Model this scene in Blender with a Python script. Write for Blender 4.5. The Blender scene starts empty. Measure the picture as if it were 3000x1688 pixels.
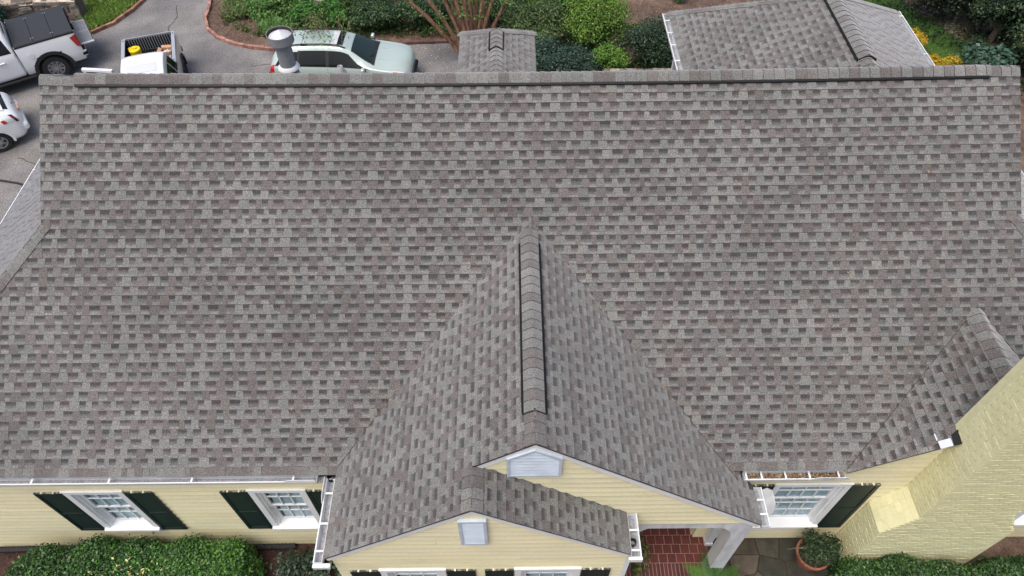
import bpy, math, random
import numpy as np
from mathutils import Vector, Matrix

R = math.radians
rng = random.Random(7)
nrg = np.random.default_rng(11)
SC = bpy.context.scene
COL = SC.collection

# ------------------------------------------------------------------ camera
CAM_H = 13.2
PITCH = R(51.3)
ROLL = R(0.55)
cam_d = bpy.data.cameras.new("camera")
cam = bpy.data.objects.new("camera", cam_d)
COL.objects.link(cam)
cam.location = (0, 0, CAM_H)
cam_d.sensor_width = 36.0
cam_d.lens = 36.0 * 2080.0 / 3000.0
cam_d.clip_start = 0.1
cam_d.clip_end = 400.0
cam.matrix_world = Matrix.Translation((0, 0, CAM_H)) @ Matrix.Rotation(math.pi / 2 - PITCH, 4, 'X') @ Matrix.Rotation(-ROLL, 4, 'Z')
SC.camera = cam

# ------------------------------------------------------------------ light (overcast daylight)
SUN_DIR = Vector((-0.26, -0.24, 0.93)).normalized()      # towards the sun
sun_el = math.asin(SUN_DIR.z)
sun_az = math.atan2(SUN_DIR.x, SUN_DIR.y)
world = bpy.data.worlds.new("World")
SC.world = world
world.use_nodes = True
wn = world.node_tree
wn.nodes.clear()
sky = wn.nodes.new("ShaderNodeTexSky")
sky.sky_type = 'NISHITA'
sky.sun_disc = False
sky.sun_elevation = sun_el
sky.sun_rotation = sun_az
sky.air_density = 1.0
sky.dust_density = 6.0
sky.ozone_density = 1.0
bg = wn.nodes.new("ShaderNodeBackground")
bg.inputs['Strength'].default_value = 0.15
wo = wn.nodes.new("ShaderNodeOutputWorld")
wn.links.new(sky.outputs[0], bg.inputs[0])
wn.links.new(bg.outputs[0], wo.inputs[0])
sun_d = bpy.data.lights.new("sun", 'SUN')
sun_d.energy = 0.95
sun_d.angle = R(40)
sun_d.color = (1.0, 0.98, 0.95)
sun = bpy.data.objects.new("sun", sun_d)
COL.objects.link(sun)
sun.rotation_euler = SUN_DIR.to_track_quat('Z', 'Y').to_euler()
sun.location = (0, 0, 40)
SC.view_settings.view_transform = 'Standard'
SC.view_settings.look = 'None'
SC.view_settings.gamma = 1.0
SC.view_settings.use_curve_mapping = False
SC.view_settings.exposure = 0.38

# ------------------------------------------------------------------ materials
def mat(name, col=(0.5, 0.5, 0.5), rough=0.8, var=0.12, scale=6.0, fine=0.0, fscale=120.0, bump=0.0, bscale=60.0,
        metal=0.0, spec=0.4, attr=False, coat=0.0, trans=0.0, stretch=None, col2=None, c2scale=1.2, c2lo=0.45, c2hi=0.62, sheen=0.0):
    m = bpy.data.materials.new(name)
    m.use_nodes = True
    nt = m.node_tree
    N, L = nt.nodes, nt.links
    N.clear()
    out = N.new("ShaderNodeOutputMaterial")
    p = N.new("ShaderNodeBsdfPrincipled")
    p.inputs['Roughness'].default_value = rough
    p.inputs['Metallic'].default_value = metal
    p.inputs['Specular IOR Level'].default_value = spec
    p.inputs['Coat Weight'].default_value = coat
    p.inputs['Sheen Weight'].default_value = sheen
    p.inputs['Sheen Roughness'].default_value = 0.45
    p.inputs['Coat Roughness'].default_value = 0.06
    geo = N.new("ShaderNodeNewGeometry")
    pos = geo.outputs['Position']
    if stretch:
        mp = N.new("ShaderNodeMapping")
        mp.inputs['Scale'].default_value = stretch
        L.new(pos, mp.inputs['Vector'])
        pos = mp.outputs['Vector']
    if attr:
        a = N.new("ShaderNodeAttribute")
        a.attribute_name = "Col"
        cur = a.outputs['Color']
    else:
        c = N.new("ShaderNodeRGB")
        c.outputs[0].default_value = (*col, 1)
        cur = c.outputs[0]
    if col2 is not None:
        n2 = N.new("ShaderNodeTexNoise")
        n2.inputs['Scale'].default_value = c2scale
        n2.inputs['Detail'].default_value = 5
        L.new(pos, n2.inputs['Vector'])
        r2 = N.new("ShaderNodeMapRange")
        r2.inputs['From Min'].default_value = c2lo
        r2.inputs['From Max'].default_value = c2hi
        L.new(n2.outputs['Fac'], r2.inputs['Value'])
        mx = N.new("ShaderNodeMix")
        mx.data_type = 'RGBA'
        L.new(r2.outputs[0], mx.inputs['Factor'])
        L.new(cur, mx.inputs['A'])
        mx.inputs['B'].default_value = (*col2, 1)
        cur = mx.outputs['Result']

    def mul(sc, amp, det, cur):
        n = N.new("ShaderNodeTexNoise")
        n.inputs['Scale'].default_value = sc
        n.inputs['Detail'].default_value = det
        L.new(pos, n.inputs['Vector'])
        r = N.new("ShaderNodeMapRange")
        r.inputs['From Min'].default_value = 0.3
        r.inputs['From Max'].default_value = 0.7
        r.inputs['To Min'].default_value = 1 - amp
        r.inputs['To Max'].default_value = 1 + amp
        L.new(n.outputs['Fac'], r.inputs['Value'])
        v = N.new("ShaderNodeVectorMath")
        v.operation = 'SCALE'
        L.new(cur, v.inputs[0])
        L.new(r.outputs[0], v.inputs['Scale'])
        return v.outputs[0]
    if var > 0:
        cur = mul(scale, var, 4, cur)
    if fine > 0:
        cur = mul(fscale, fine, 1, cur)
    L.new(cur, p.inputs['Base Color'])
    if bump > 0:
        n = N.new("ShaderNodeTexNoise")
        n.inputs['Scale'].default_value = bscale
        n.inputs['Detail'].default_value = 3
        L.new(pos, n.inputs['Vector'])
        b = N.new("ShaderNodeBump")
        b.inputs['Strength'].default_value = bump
        b.inputs['Distance'].default_value = 0.01
        L.new(n.outputs['Fac'], b.inputs['Height'])
        L.new(b.outputs[0], p.inputs['Normal'])
    sh = p.outputs[0]
    if trans > 0:
        t = N.new("ShaderNodeBsdfTranslucent")
        L.new(cur, t.inputs['Color'])
        ms = N.new("ShaderNodeMixShader")
        ms.inputs[0].default_value = trans
        L.new(p.outputs[0], ms.inputs[1])
        L.new(t.outputs[0], ms.inputs[2])
        sh = ms.outputs[0]
    L.new(sh, out.inputs[0])
    return m


def glass_mat(name, tint, mixf):
    m = bpy.data.materials.new(name)
    m.use_nodes = True
    nt = m.node_tree
    N, L = nt.nodes, nt.links
    N.clear()
    out = N.new("ShaderNodeOutputMaterial")
    tr = N.new("ShaderNodeBsdfTransparent")
    tr.inputs[0].default_value = (*tint, 1)
    gl = N.new("ShaderNodeBsdfGlossy")
    gl.inputs['Roughness'].default_value = 0.02
    ms = N.new("ShaderNodeMixShader")
    ms.inputs[0].default_value = mixf
    L.new(tr.outputs[0], ms.inputs[1])
    L.new(gl.outputs[0], ms.inputs[2])
    L.new(ms.outputs[0], out.inputs[0])
    return m


M = {}
M['shingle'] = mat('asphalt_shingle', rough=0.95, var=0.12, scale=0.7, fine=0.40, fscale=62, bump=0.35, bscale=160, spec=0.15, attr=True, sheen=0.85)
M['deck'] = mat('roof_deck', (0.06, 0.055, 0.05), 0.9)
M['black'] = mat('black_plastic', (0.008, 0.008, 0.009), 0.55, 0.1, spec=0.3)
M['yellow'] = mat('yellow_siding', (0.79, 0.735, 0.475), 0.6, 0.05, 2.0, fine=0.05, fscale=40, bump=0.05, stretch=(0.35, 0.35, 3), col2=(0.74, 0.685, 0.46), c2scale=3.0)
M['siding'] = mat('yellow_clapboard', rough=0.6, var=0.05, scale=1.6, fine=0.05, fscale=40, bump=0.05, attr=True, stretch=(0.5, 0.5, 2), col2=(0.66, 0.61, 0.41), c2scale=2.2, c2lo=0.56, c2hi=0.85)
M['yellowtrim'] = mat('yellow_trim', (0.74, 0.68, 0.42), 0.6, 0.05)
M['white'] = mat('white_paint', (0.77, 0.79, 0.79), 0.45, 0.05, 3.0, fine=0.03, fscale=60)
M['whiteold'] = mat('weathered_white_paint', (0.66, 0.68, 0.69), 0.55, 0.10, 3.0, col2=(0.50, 0.52, 0.53), c2scale=6, stretch=(1, 1, 0.25))
M['ventwhite'] = mat('vent_white', (0.52, 0.59, 0.66), 0.5, 0.10, 5.0)
M['gutter'] = mat('gutter_aluminium', (0.68, 0.71, 0.73), 0.4, 0.04, 3.0)
M['gutterin'] = mat('gutter_bottom_grit', (0.27, 0.28, 0.30), 0.8, 0.3, 25, fine=0.25, fscale=160)
M['shutter'] = mat('dark_green_shutter', (0.010, 0.022, 0.020), 0.45, 0.12, 5.0, spec=0.35)
M['shutterpanel'] = mat('dark_green_panel', (0.014, 0.027, 0.025), 0.5, 0.15, 40, spec=0.35)
M['weathered'] = mat('weathered_wood_edge', (0.06, 0.07, 0.06), 0.8, 0.3, 30, col2=(0.35, 0.33, 0.26), c2scale=25, c2lo=0.5, c2hi=0.6)
M['clip'] = mat('cream_clip', (0.75, 0.70, 0.52), 0.5, 0.05)
M['pane'] = glass_mat('window_glass', (0.88, 0.93, 0.94), 0.08)
M['curtain'] = mat('white_blind', (0.50, 0.57, 0.62), 0.7, 0.25, 3, stretch=(2.5, 1, 1))
M['inside'] = mat('dark_interior', (0.03, 0.03, 0.03), 0.9)
M['brick'] = mat('painted_brick', (0.66, 0.62, 0.36), 0.6, 0.05, 3, fine=0.04, fscale=40, bump=0.2, bscale=50, attr=True)
M['mortar'] = mat('painted_mortar', (0.71, 0.69, 0.42), 0.8, 0.06, 10, bump=0.2)
M['flash'] = mat('bright_flashing', (0.85, 0.87, 0.90), 0.25, 0.03, metal=0.6)
M['galv'] = mat('galvanised_steel', (0.27, 0.28, 0.29), 0.6, 0.2, 9, metal=0.15, col2=(0.19, 0.20, 0.21), c2scale=9)
M['galvcap'] = mat('galvanised_cone', (0.58, 0.59, 0.62), 0.5, 0.06, 6, metal=0.15)
M['rust'] = mat('dark_tinned_inside', (0.07, 0.06, 0.058), 0.6, 0.3, 12, metal=0.4)
M['collar'] = mat('collar_sealant', (0.78, 0.79, 0.80), 0.5, 0.04)
M['lead'] = mat('lead_boot', (0.30, 0.31, 0.32), 0.6, 0.1)
M['tile'] = mat('red_quarry_tile', rough=0.55, var=0.14, scale=9, fine=0.08, fscale=70, attr=True, bump=0.05)
M['grout'] = mat('grout', (0.46, 0.33, 0.28), 0.9, 0.15)
M['flag'] = mat('flagstone', rough=0.85, var=0.3, scale=5, fine=0.2, fscale=60, attr=True, bump=0.3, bscale=25, col2=(0.035, 0.032, 0.022), c2scale=3)
M['pot'] = mat('terracotta', (0.31, 0.115, 0.065), 0.8, 0.2, 12, col2=(0.19, 0.085, 0.06), c2scale=8)
M['soil'] = mat('potting_soil', (0.05, 0.035, 0.025), 0.95, 0.3, 40)
M['asphalt'] = mat('asphalt', (0.150, 0.148, 0.152), 0.9, 0.22, 1.1, fine=0.38, fscale=26, bump=0.2, bscale=90, spec=0.25, col2=(0.225, 0.215, 0.205), c2scale=0.45, c2lo=0.40, c2hi=0.66)
M['mulch'] = mat('mulch_soil', (0.105, 0.070, 0.052), 0.95, 0.3, 4, fine=0.4, fscale=45, bump=0.8, bscale=30, col2=(0.17, 0.115, 0.085), c2scale=0.7)
M['darkmulch'] = mat('dark_mulch', (0.050, 0.026, 0.019), 0.95, 0.4, 8, fine=0.45, fscale=60, bump=0.8, bscale=40)
M['chips'] = mat('bark_chips', rough=0.9, var=0.25, scale=20, attr=True)
M['turf'] = mat('turf_soil', (0.060, 0.105, 0.022), 0.95, 0.3, 4, fine=0.3, fscale=40)
M['grass'] = mat('grass_blades', rough=0.6, var=0.2, scale=1.5, attr=True, trans=0.25)
M['leaf'] = mat('leaves', rough=0.42, var=0.18, scale=2.0, attr=True, trans=0.2, spec=0.45)
M['leafmatte'] = mat('soft_leaves', rough=0.65, var=0.2, scale=2.0, attr=True, trans=0.25, spec=0.3)
M['bark'] = mat('crape_bark', (0.25, 0.145, 0.092), 0.8, 0.3, 6, stretch=(3, 3, 0.6), col2=(0.13, 0.072, 0.048), c2scale=5)
M['twig'] = mat('grey_twigs', (0.17, 0.14, 0.10), 0.85, 0.25, 10)
M['edgebrick'] = mat('edging_brick', rough=0.85, var=0.2, scale=12, attr=True)
M['stone'] = mat('field_stone', rough=0.9, var=0.25, scale=6, fine=0.15, fscale=50, attr=True, bump=0.4, bscale=20)
M['stonecore'] = mat('wall_mortar', (0.12, 0.10, 0.08), 0.95, 0.3)
M['carwhite'] = mat('white_car_paint', (0.80, 0.82, 0.84), 0.3, 0.0, coat=1.0)
M['carsilver'] = mat('silver_car_paint', (0.45, 0.48, 0.50), 0.35, 0.0, metal=0.35, coat=1.0)
M['cargreen'] = mat('pale_green_car_paint', (0.47, 0.57, 0.535), 0.22, 0.0, metal=0.2, coat=1.0)
M['carglass'] = mat('car_glass', (0.008, 0.011, 0.011), 0.06, 0.0, spec=0.28)
M['screen'] = mat('windscreen_glass', (0.016, 0.030, 0.030), 0.05, 0.0, spec=0.35)
M['trimblack'] = mat('black_trim', (0.018, 0.018, 0.020), 0.6, 0.1)
M['tyre'] = mat('tyre_rubber', (0.022, 0.022, 0.022), 0.85, 0.15, 20)
M['rim'] = mat('alloy_rim', (0.42, 0.43, 0.45), 0.35, 0.05, metal=0.6)
M['rimdark'] = mat('dark_rim', (0.06, 0.06, 0.065), 0.4, 0.05, metal=0.5)
M['taillamp'] = mat('red_lamp', (0.50, 0.012, 0.015), 0.15, 0.05, coat=1.0)
M['lampdark'] = mat('dark_red_lamp', (0.12, 0.008, 0.01), 0.15, 0.05, coat=1.0)
M['lampclear'] = mat('clear_lamp', (0.62, 0.65, 0.66), 0.12, 0.0, coat=1.0)
M['amber'] = mat('amber_lamp', (0.75, 0.19, 0.05), 0.2, 0.0, coat=1.0)
M['tonneau'] = mat('tonneau_vinyl', (0.026, 0.029, 0.034), 0.6, 0.06, 8, fine=0.12, fscale=90)
M['liner'] = mat('grey_liner', (0.21, 0.225, 0.245), 0.55, 0.06)
M['bedliner'] = mat('black_bed_liner', (0.010, 0.010, 0.011), 0.95, 0.3, 12, spec=0.08)
M['chrome'] = mat('chrome', (0.7, 0.72, 0.74), 0.15, 0.0, metal=1.0)
M['yellowjug'] = mat('yellow_plastic', (0.85, 0.60, 0.01), 0.4, 0.06)
M['card'] = mat('cardboard', (0.52, 0.30, 0.18), 0.85, 0.15, 15)
M['debris'] = mat('leaf_debris', rough=0.9, var=0.3, scale=30, attr=True)

# ------------------------------------------------------------------ object helpers
def link(name, me, parent=None, loc=(0, 0, 0)):
    o = bpy.data.objects.new(name, me)
    COL.objects.link(o)
    o.location = loc
    if parent is not None:
        o.parent = parent
    return o


def origin(p):
    t = Vector((0, 0, 0))
    while p is not None:
        t = t + Vector(p.location)
        p = p.parent
    return t


def thing(name, label, cat, loc, rotz=0.0, group=None):
    o = link(name, None, None, loc)
    o.empty_display_size = 0.3
    o.rotation_euler = (0, 0, rotz)
    tag(o, label, cat, group)
    return o


def tag(o, label=None, cat=None, group=None, kind=None):
    if label: o['label'] = label
    if cat: o['category'] = cat
    if group: o['group'] = group
    if kind: o['kind'] = kind
    return o


def mesh_obj(name, V, Fc, m, parent=None, cols=None, smooth=False, kind=None, local=False, recenter=False):
    """verts in world coordinates (or in the parent's own frame with local=True) -> one mesh object"""
    V = np.asarray(V, dtype=np.float64).reshape(-1, 3)
    loc = (0, 0, 0)
    if not local and parent is not None:
        V = V - np.array(origin(parent))
    if recenter:
        c = V.mean(axis=0)
        V = V - c
        loc = tuple(c)
    me = bpy.data.meshes.new(name)
    me.from_pydata(V.tolist(), [], [list(f) for f in Fc])
    if cols is not None:
        a = me.attributes.new("Col", 'FLOAT_COLOR', 'POINT')
        c = np.ones((len(V), 4), dtype=np.float32)
        c[:, :3] = np.asarray(cols, dtype=np.float32).reshape(-1, 3)
        a.data.foreach_set("color", c.ravel())
    me.materials.append(m)
    if smooth:
        me.polygons.foreach_set("use_smooth", [True] * len(me.polygons))
    me.update()
    o = link(name, me, parent, loc)
    if kind: o['kind'] = kind
    return o


class MB:
    def __init__(s):
        s.v, s.f, s.c = [], [], []

    def add(s, vs, fs, col=None):
        b = len(s.v)
        s.v += [tuple(p) for p in vs]
        s.f += [tuple(i + b for i in f) for f in fs]
        if col is not None:
            s.c += [tuple(col)] * len(vs)

    def box(s, x0, x1, y0, y1, z0, z1, col=None):
        s.add([(x0, y0, z0), (x1, y0, z0), (x1, y1, z0), (x0, y1, z0), (x0, y0, z1), (x1, y0, z1), (x1, y1, z1), (x0, y1, z1)],
              [(0, 3, 2, 1), (4, 5, 6, 7), (0, 1, 5, 4), (1, 2, 6, 5), (2, 3, 7, 6), (3, 0, 4, 7)], col)

    def obox(s, o, a, b, c, col=None):
        """box from corner o with edge vectors a, b, c"""
        o, a, b, c = (np.array(q, float) for q in (o, a, b, c))
        vs = [o, o + a, o + a + b, o + b, o + c, o + a + c, o + a + b + c, o + b + c]
        fl = np.dot(np.cross(a, b), c) < 0
        fs = [(0, 3, 2, 1), (4, 5, 6, 7), (0, 1, 5, 4), (1, 2, 6, 5), (2, 3, 7, 6), (3, 0, 4, 7)]
        if fl: fs = [f[::-1] for f in fs]
        s.add(vs, fs, col)

    def prism(s, poly, off, col=None):
        """extrude a 3D polygon by vector off"""
        n = len(poly)
        p = [np.array(q, float) for q in poly]
        off = np.array(off, float)
        s.add(p + [q + off for q in p], [tuple(range(n))[::-1], tuple(range(n, 2 * n))] + [(i, (i + 1) % n, n + (i + 1) % n, n + i) for i in range(n)], col)

    def tube(s, pts, rad, k=7, col=None, cap=True):
        pts = [Vector(p) for p in pts]
        if not hasattr(rad, '__len__'): rad = [rad] * len(pts)
        b = []
        for i, p in enumerate(pts):
            d = (pts[min(i + 1, len(pts) - 1)] - pts[max(i - 1, 0)]).normalized()
            a = d.cross(Vector((0, 0, 1)))
            if a.length < 0.05: a = d.cross(Vector((1, 0, 0)))
            a.normalize()
            e = d.cross(a)
            for j in range(k):
                t = 2 * math.pi * j / k
                b.append(p + (a * math.cos(t) + e * math.sin(t)) * rad[i])
        f = []
        for i in range(len(pts) - 1):
            for j in range(k):
                f.append((i * k + j, i * k + (j + 1) % k, (i + 1) * k + (j + 1) % k, (i + 1) * k + j))
        if cap:
            f.append(tuple(range(k)))
            f.append(tuple(range((len(pts) - 1) * k, len(pts) * k))[::-1])
        s.add(b, f, col)

    def lathe(s, prof, c=(0, 0, 0), k=28, col=None):
        b, f = [], []
        for r_, z in prof:
            for j in range(k):
                t = 2 * math.pi * j / k
                b.append((c[0] + r_ * math.cos(t), c[1] + r_ * math.sin(t), c[2] + z))
        for i in range(len(prof) - 1):
            for j in range(k):
                f.append((i * k + j, i * k + (j + 1) % k, (i + 1) * k + (j + 1) % k, (i + 1) * k + j))
        s.add(b, f, col)

    def build(s, name, m, parent=None, **k):
        return mesh_obj(name, s.v, s.f, m, parent, cols=s.c if s.c else None, **k)


def box_obj(name, b, m, parent=None, **k):
    q = MB()
    q.box(*b)
    return q.build(name, m, parent, **k)


def clip_half(poly, a, b, c):
    """keep the part of a 2D polygon where a*x+b*y+c >= 0"""
    out = []
    n = len(poly)
    for i in range(n):
        p, q = poly[i], poly[(i + 1) % n]
        dp, dq = a * p[0] + b * p[1] + c, a * q[0] + b * q[1] + c
        if dp >= 0: out.append(p)
        if (dp >= 0) != (dq >= 0):
            t = dp / (dp - dq)
            out.append((p[0] + (q[0] - p[0]) * t, p[1] + (q[1] - p[1]) * t))
    return out


def clip_convex(poly, clip):
    """clip is a counter-clockwise convex polygon"""
    n = len(clip)
    for i in range(n):
        if len(poly) < 3: return []
        p, q = clip[i], clip[(i + 1) % n]
        ex, ey = q[0] - p[0], q[1] - p[1]
        poly = clip_half(poly, -ey, ex, ey * p[0] - ex * p[1])
    return poly if len(poly) >= 3 else []


def ccw(poly):
    a = sum(poly[i][0] * poly[(i + 1) % len(poly)][1] - poly[(i + 1) % len(poly)][0] * poly[i][1] for i in range(len(poly)))
    return poly if a > 0 else poly[::-1]


def project(P):
    d = Vector(P) - Vector((0, 0, CAM_H))
    l = cam.matrix_world.to_3x3().inverted() @ d
    return (1500 + 2080 * l.x / -l.z, 844 - 2080 * l.y / -l.z) if l.z < 0 else (9e9, 9e9)

# ------------------------------------------------------------------ ground, drive and lawns
def gz(x, y):
    t = min(max((y - 6.0) / 5.0, 0), 1)
    t = t * t * (3 - 2 * t)
    return 0.08 - 1.08 * t


def sheet(name, poly, dz, m, step=0.8, kind='structure', zf=gz):
    """a ground sheet over a polygon, following the terrain"""
    xs = [p[0] for p in poly]
    ys = [p[1] for p in poly]
    mb = MB()
    mb2 = {}
    def vid(p):
        key = (round(p[0], 4), round(p[1], 4))
        if key not in mb2:
            mb2[key] = len(mb.v)
            mb.v.append((p[0], p[1], zf(p[0], p[1]) + dz))
        return mb2[key]
    tris = tri2d(poly)
    x = math.floor(min(xs) / step) * step
    while x < max(xs):
        y = math.floor(min(ys) / step) * step
        while y < max(ys):
            cell = [(x, y), (x + step, y), (x + step, y + step), (x, y + step)]
            for t in tris:
                c = clip_convex(cell, t)
                if len(c) >= 3:
                    ids = []
                    for p in c:
                        i = vid(p)
                        if i not in ids: ids.append(i)
                    if len(ids) >= 3: mb.f.append(tuple(ids))
            y += step
        x += step
    return mb.build(name, m, None, kind=kind)


def tri2d(poly):
    """ear clipping"""
    p = ccw(list(poly))
    idx = list(range(len(p)))
    out = []
    def area(a, b, c): return (b[0] - a[0]) * (c[1] - a[1]) - (b[1] - a[1]) * (c[0] - a[0])
    g = 0
    while len(idx) > 3 and g < 2000:
        g += 1
        for i in range(len(idx)):
            a, b, c = p[idx[i - 1]], p[idx[i]], p[idx[(i + 1) % len(idx)]]
            if area(a, b, c) <= 1e-9: continue
            if any(area(a, b, p[j]) >= 0 and area(b, c, p[j]) >= 0 and area(c, a, p[j]) >= 0 for j in idx if p[j] not in (a, b, c)): continue
            out.append([a, b, c])
            idx.pop(i)
            break
    out.append([p[j] for j in idx])
    return out


def in_poly(x, y, poly):
    r = False
    n = len(poly)
    for i in range(n):
        (x1, y1), (x2, y2) = poly[i], poly[(i + 1) % n]
        if (y1 > y) != (y2 > y) and x < (x2 - x1) * (y - y1) / (y2 - y1) + x1: r = not r
    return r


GROUND = [(-60, -20), (60, -20), (60, 80), (-60, 80)]
sheet('ground', GROUND, 0.0, M['mulch'], step=2.5)
LEFT_EDGE = [(-21.5, 21.2), (-17.6, 22.0), (-16.0, 22.65), (-15.1, 23.3), (-14.5, 23.95), (-14.1, 24.85), (-13.9, 25.6), (-13.75, 27.5), (-13.7, 31)]
BED_EDGE = [(-11.9, 31), (-11.7, 27.5), (-11.45, 25.9), (-11.26, 25.0), (-11.2, 24.2), (-10.92, 23.48), (-10.42, 22.93), (-9.72, 22.52), (-9.05, 22.3), (-8.37, 22.17),
            (-7.0, 22.15), (-5.8, 22.28), (-4.6, 22.43), (-3.5, 22.5), (-2.3, 22.56), (-1.2, 22.5), (0.2, 22.2)]
DRIVE = LEFT_EDGE + BED_EDGE + [(0.5, 21.0), (0.6, 13.0), (-9.0, 13.0), (-10.6, 12.4), (-13.9, 12.4), (-15.0, 13.6), (-26, 13.6), (-26, 20.5)]
sheet('driveway', DRIVE, 0.004, M['asphalt'], step=1.2)
LAWN_L = [(-15.5, 23.2), (-15.2, 23.5), (-14.65, 24.1), (-14.25, 24.95), (-14.05, 25.7), (-13.9, 27.4), (-15.6, 27.2), (-16.2, 24.9)]
sheet('lawn_soil', LAWN_L, 0.008, M['turf'], step=1.0)
LAWN_R = [(12.6, 17.0), (14.9, 17.0), (16.2, 20.0), (16.2, 22.0), (15.2, 23.8), (14.6, 25.6), (12.0, 27.0)]
sheet('lawn_soil', LAWN_R, 0.004, M['turf'], step=1.0)
FRONT_BED = [(-14, 1.0), (1.55, 1.0), (1.55, 4.6), (-9.8, 4.6), (-14, 4.6)]
sheet('planting_bed', FRONT_BED, 0.004, M['darkmulch'], step=1.0)
FRONT_BED_R = [(4.9, 1.0), (14, 1.0), (14, 3.9), (5.4, 3.9), (4.9, 3.0)]
sheet('planting_bed', FRONT_BED_R, 0.004, M['darkmulch'], step=1.0)


def scatter_quads(name, pts, size, cols, m, flat=0.35, aspect=0.4, zoff=0.01, parent=None, local=False):
    n = len(pts)
    P = np.array(pts)
    up = np.tile(np.array([0, 0, 1.0]), (n, 1)) + nrg.normal(0, flat, (n, 3))
    return leaf_mesh(name, P + np.array([0, 0, zoff]), up, size, cols, m, parent, aspect=aspect, fold=0.0, local=local)


def leaf_mesh(name, P, Nn, size, cols, m, parent=None, aspect=0.5, fold=0.12, local=False, along=None):
    """N diamond leaves as one mesh"""
    n = len(P)
    Nn = Nn / (np.linalg.norm(Nn, axis=1, keepdims=True) + 1e-9)
    T = nrg.normal(0, 1, (n, 3)) if along is None else np.asarray(along, float)
    T = T - (T * Nn).sum(1, keepdims=True) * Nn
    T = T / (np.linalg.norm(T, axis=1, keepdims=True) + 1e-9)
    B = np.cross(Nn, T)
    s = np.asarray(size, float).reshape(-1, 1) * np.ones((n, 1))
    V = np.empty((n, 4, 3))
    V[:, 0] = P - T * s * 0.5
    V[:, 1] = P + B * s * aspect * 0.5 - T * s * 0.05 + Nn * s * fold
    V[:, 2] = P + T * s * 0.5
    V[:, 3] = P - B * s * aspect * 0.5 - T * s * 0.05 + Nn * s * fold
    if not local and parent is not None:
        V = V - np.array(origin(parent))
    me = bpy.data.meshes.new(name)
    me.vertices.add(4 * n)
    me.vertices.foreach_set("co", V.ravel())
    me.loops.add(4 * n)
    me.loops.foreach_set("vertex_index", np.arange(4 * n, dtype=np.int32))
    me.polygons.add(n)
    me.polygons.foreach_set("loop_start", np.arange(0, 4 * n, 4, dtype=np.int32))
    me.polygons.foreach_set("loop_total", np.full(n, 4, dtype=np.int32))
    a = me.attributes.new("Col", 'FLOAT_COLOR', 'POINT')
    c = np.ones((n, 4, 4), dtype=np.float32)
    c[:, :, :3] = np.asarray(cols, dtype=np.float32).reshape(n, 1, 3)
    a.data.foreach_set("color", c.ravel())
    me.materials.append(m)
    me.update(calc_edges=True)
    me.validate()
    o = link(name, me, parent)
    o['kind'] = 'stuff'
    return o


def pick_cols(n, palette, jit=0.18):
    pal = np.array([p[:3] for p in palette])
    w = np.array([p[3] if len(p) > 3 else 1.0 for p in palette])
    i = nrg.choice(len(pal), n, p=w / w.sum())
    return np.clip(pal[i] * (1 + nrg.normal(0, jit, (n, 1))), 0.004, 0.9)


def pts_in(poly, n, avoid=()):
    xs = [p[0] for p in poly]
    ys = [p[1] for p in poly]
    out = []
    while len(out) < n:
        x, y = rng.uniform(min(xs), max(xs)), rng.uniform(min(ys), max(ys))
        if in_poly(x, y, poly) and not any(in_poly(x, y, a) for a in avoid): out.append((x, y, gz(x, y)))
    return out

# mulch chips and leaf litter on the beds (uncountable)
BED_ISLAND = BED_EDGE + [(1.5, 22.5), (1.5, 27), (-9, 29)]
o = scatter_quads('bark_mulch', pts_in(BED_ISLAND, 9000), nrg.uniform(0.04, 0.11, 9000),
                  pick_cols(9000, [(0.20, 0.12, 0.085), (0.12, 0.075, 0.055), (0.30, 0.20, 0.15), (0.075, 0.045, 0.035)]), M['chips'])
tag(o, 'brown bark mulch spread over the curved island bed', 'mulch')
o = scatter_quads('bark_mulch', pts_in([(-11, 1.5), (1.5, 1.5), (1.5, 4.5), (-11, 4.5)], 7000), nrg.uniform(0.03, 0.08, 7000),
                  pick_cols(7000, [(0.075, 0.036, 0.026), (0.04, 0.02, 0.016), (0.11, 0.055, 0.038)]), M['chips'])
tag(o, 'dark red brown mulch along the front wall below the windows', 'mulch')
o = scatter_quads('leaf_litter', pts_in([(1.0, 18.5), (13.0, 18.5), (13.0, 28), (1.0, 28)], 9000), nrg.uniform(0.04, 0.10, 9000),
                  pick_cols(9000, [(0.22, 0.145, 0.11), (0.14, 0.09, 0.07), (0.30, 0.20, 0.14), (0.10, 0.07, 0.05)]), M['chips'])
tag(o, 'dry brown leaf litter on the bare ground behind the house', 'leaf litter')
o = scatter_quads('fallen_leaves', pts_in([(-3.3, 18.6), (0.4, 18.6), (0.4, 22.2), (-3.3, 22.4)], 240), nrg.uniform(0.04, 0.09, 240),
                  pick_cols(240, [(0.55, 0.42, 0.12), (0.38, 0.26, 0.12), (0.50, 0.42, 0.28)]), M['chips'], flat=0.2)
tag(o, 'yellow fallen leaves dotted over the shaded end of the driveway', 'fallen leaves')
o = scatter_quads('fallen_leaves', pts_in([(-16, 14.0), (-5, 16), (-8, 22), (-13.5, 24)], 110), nrg.uniform(0.03, 0.07, 110),
                  pick_cols(110, [(0.40, 0.32, 0.16), (0.16, 0.10, 0.06), (0.45, 0.40, 0.32)]), M['chips'], flat=0.2)
tag(o, 'sparse pale fallen leaves on the open driveway between the vehicles', 'fallen leaves')


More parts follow.
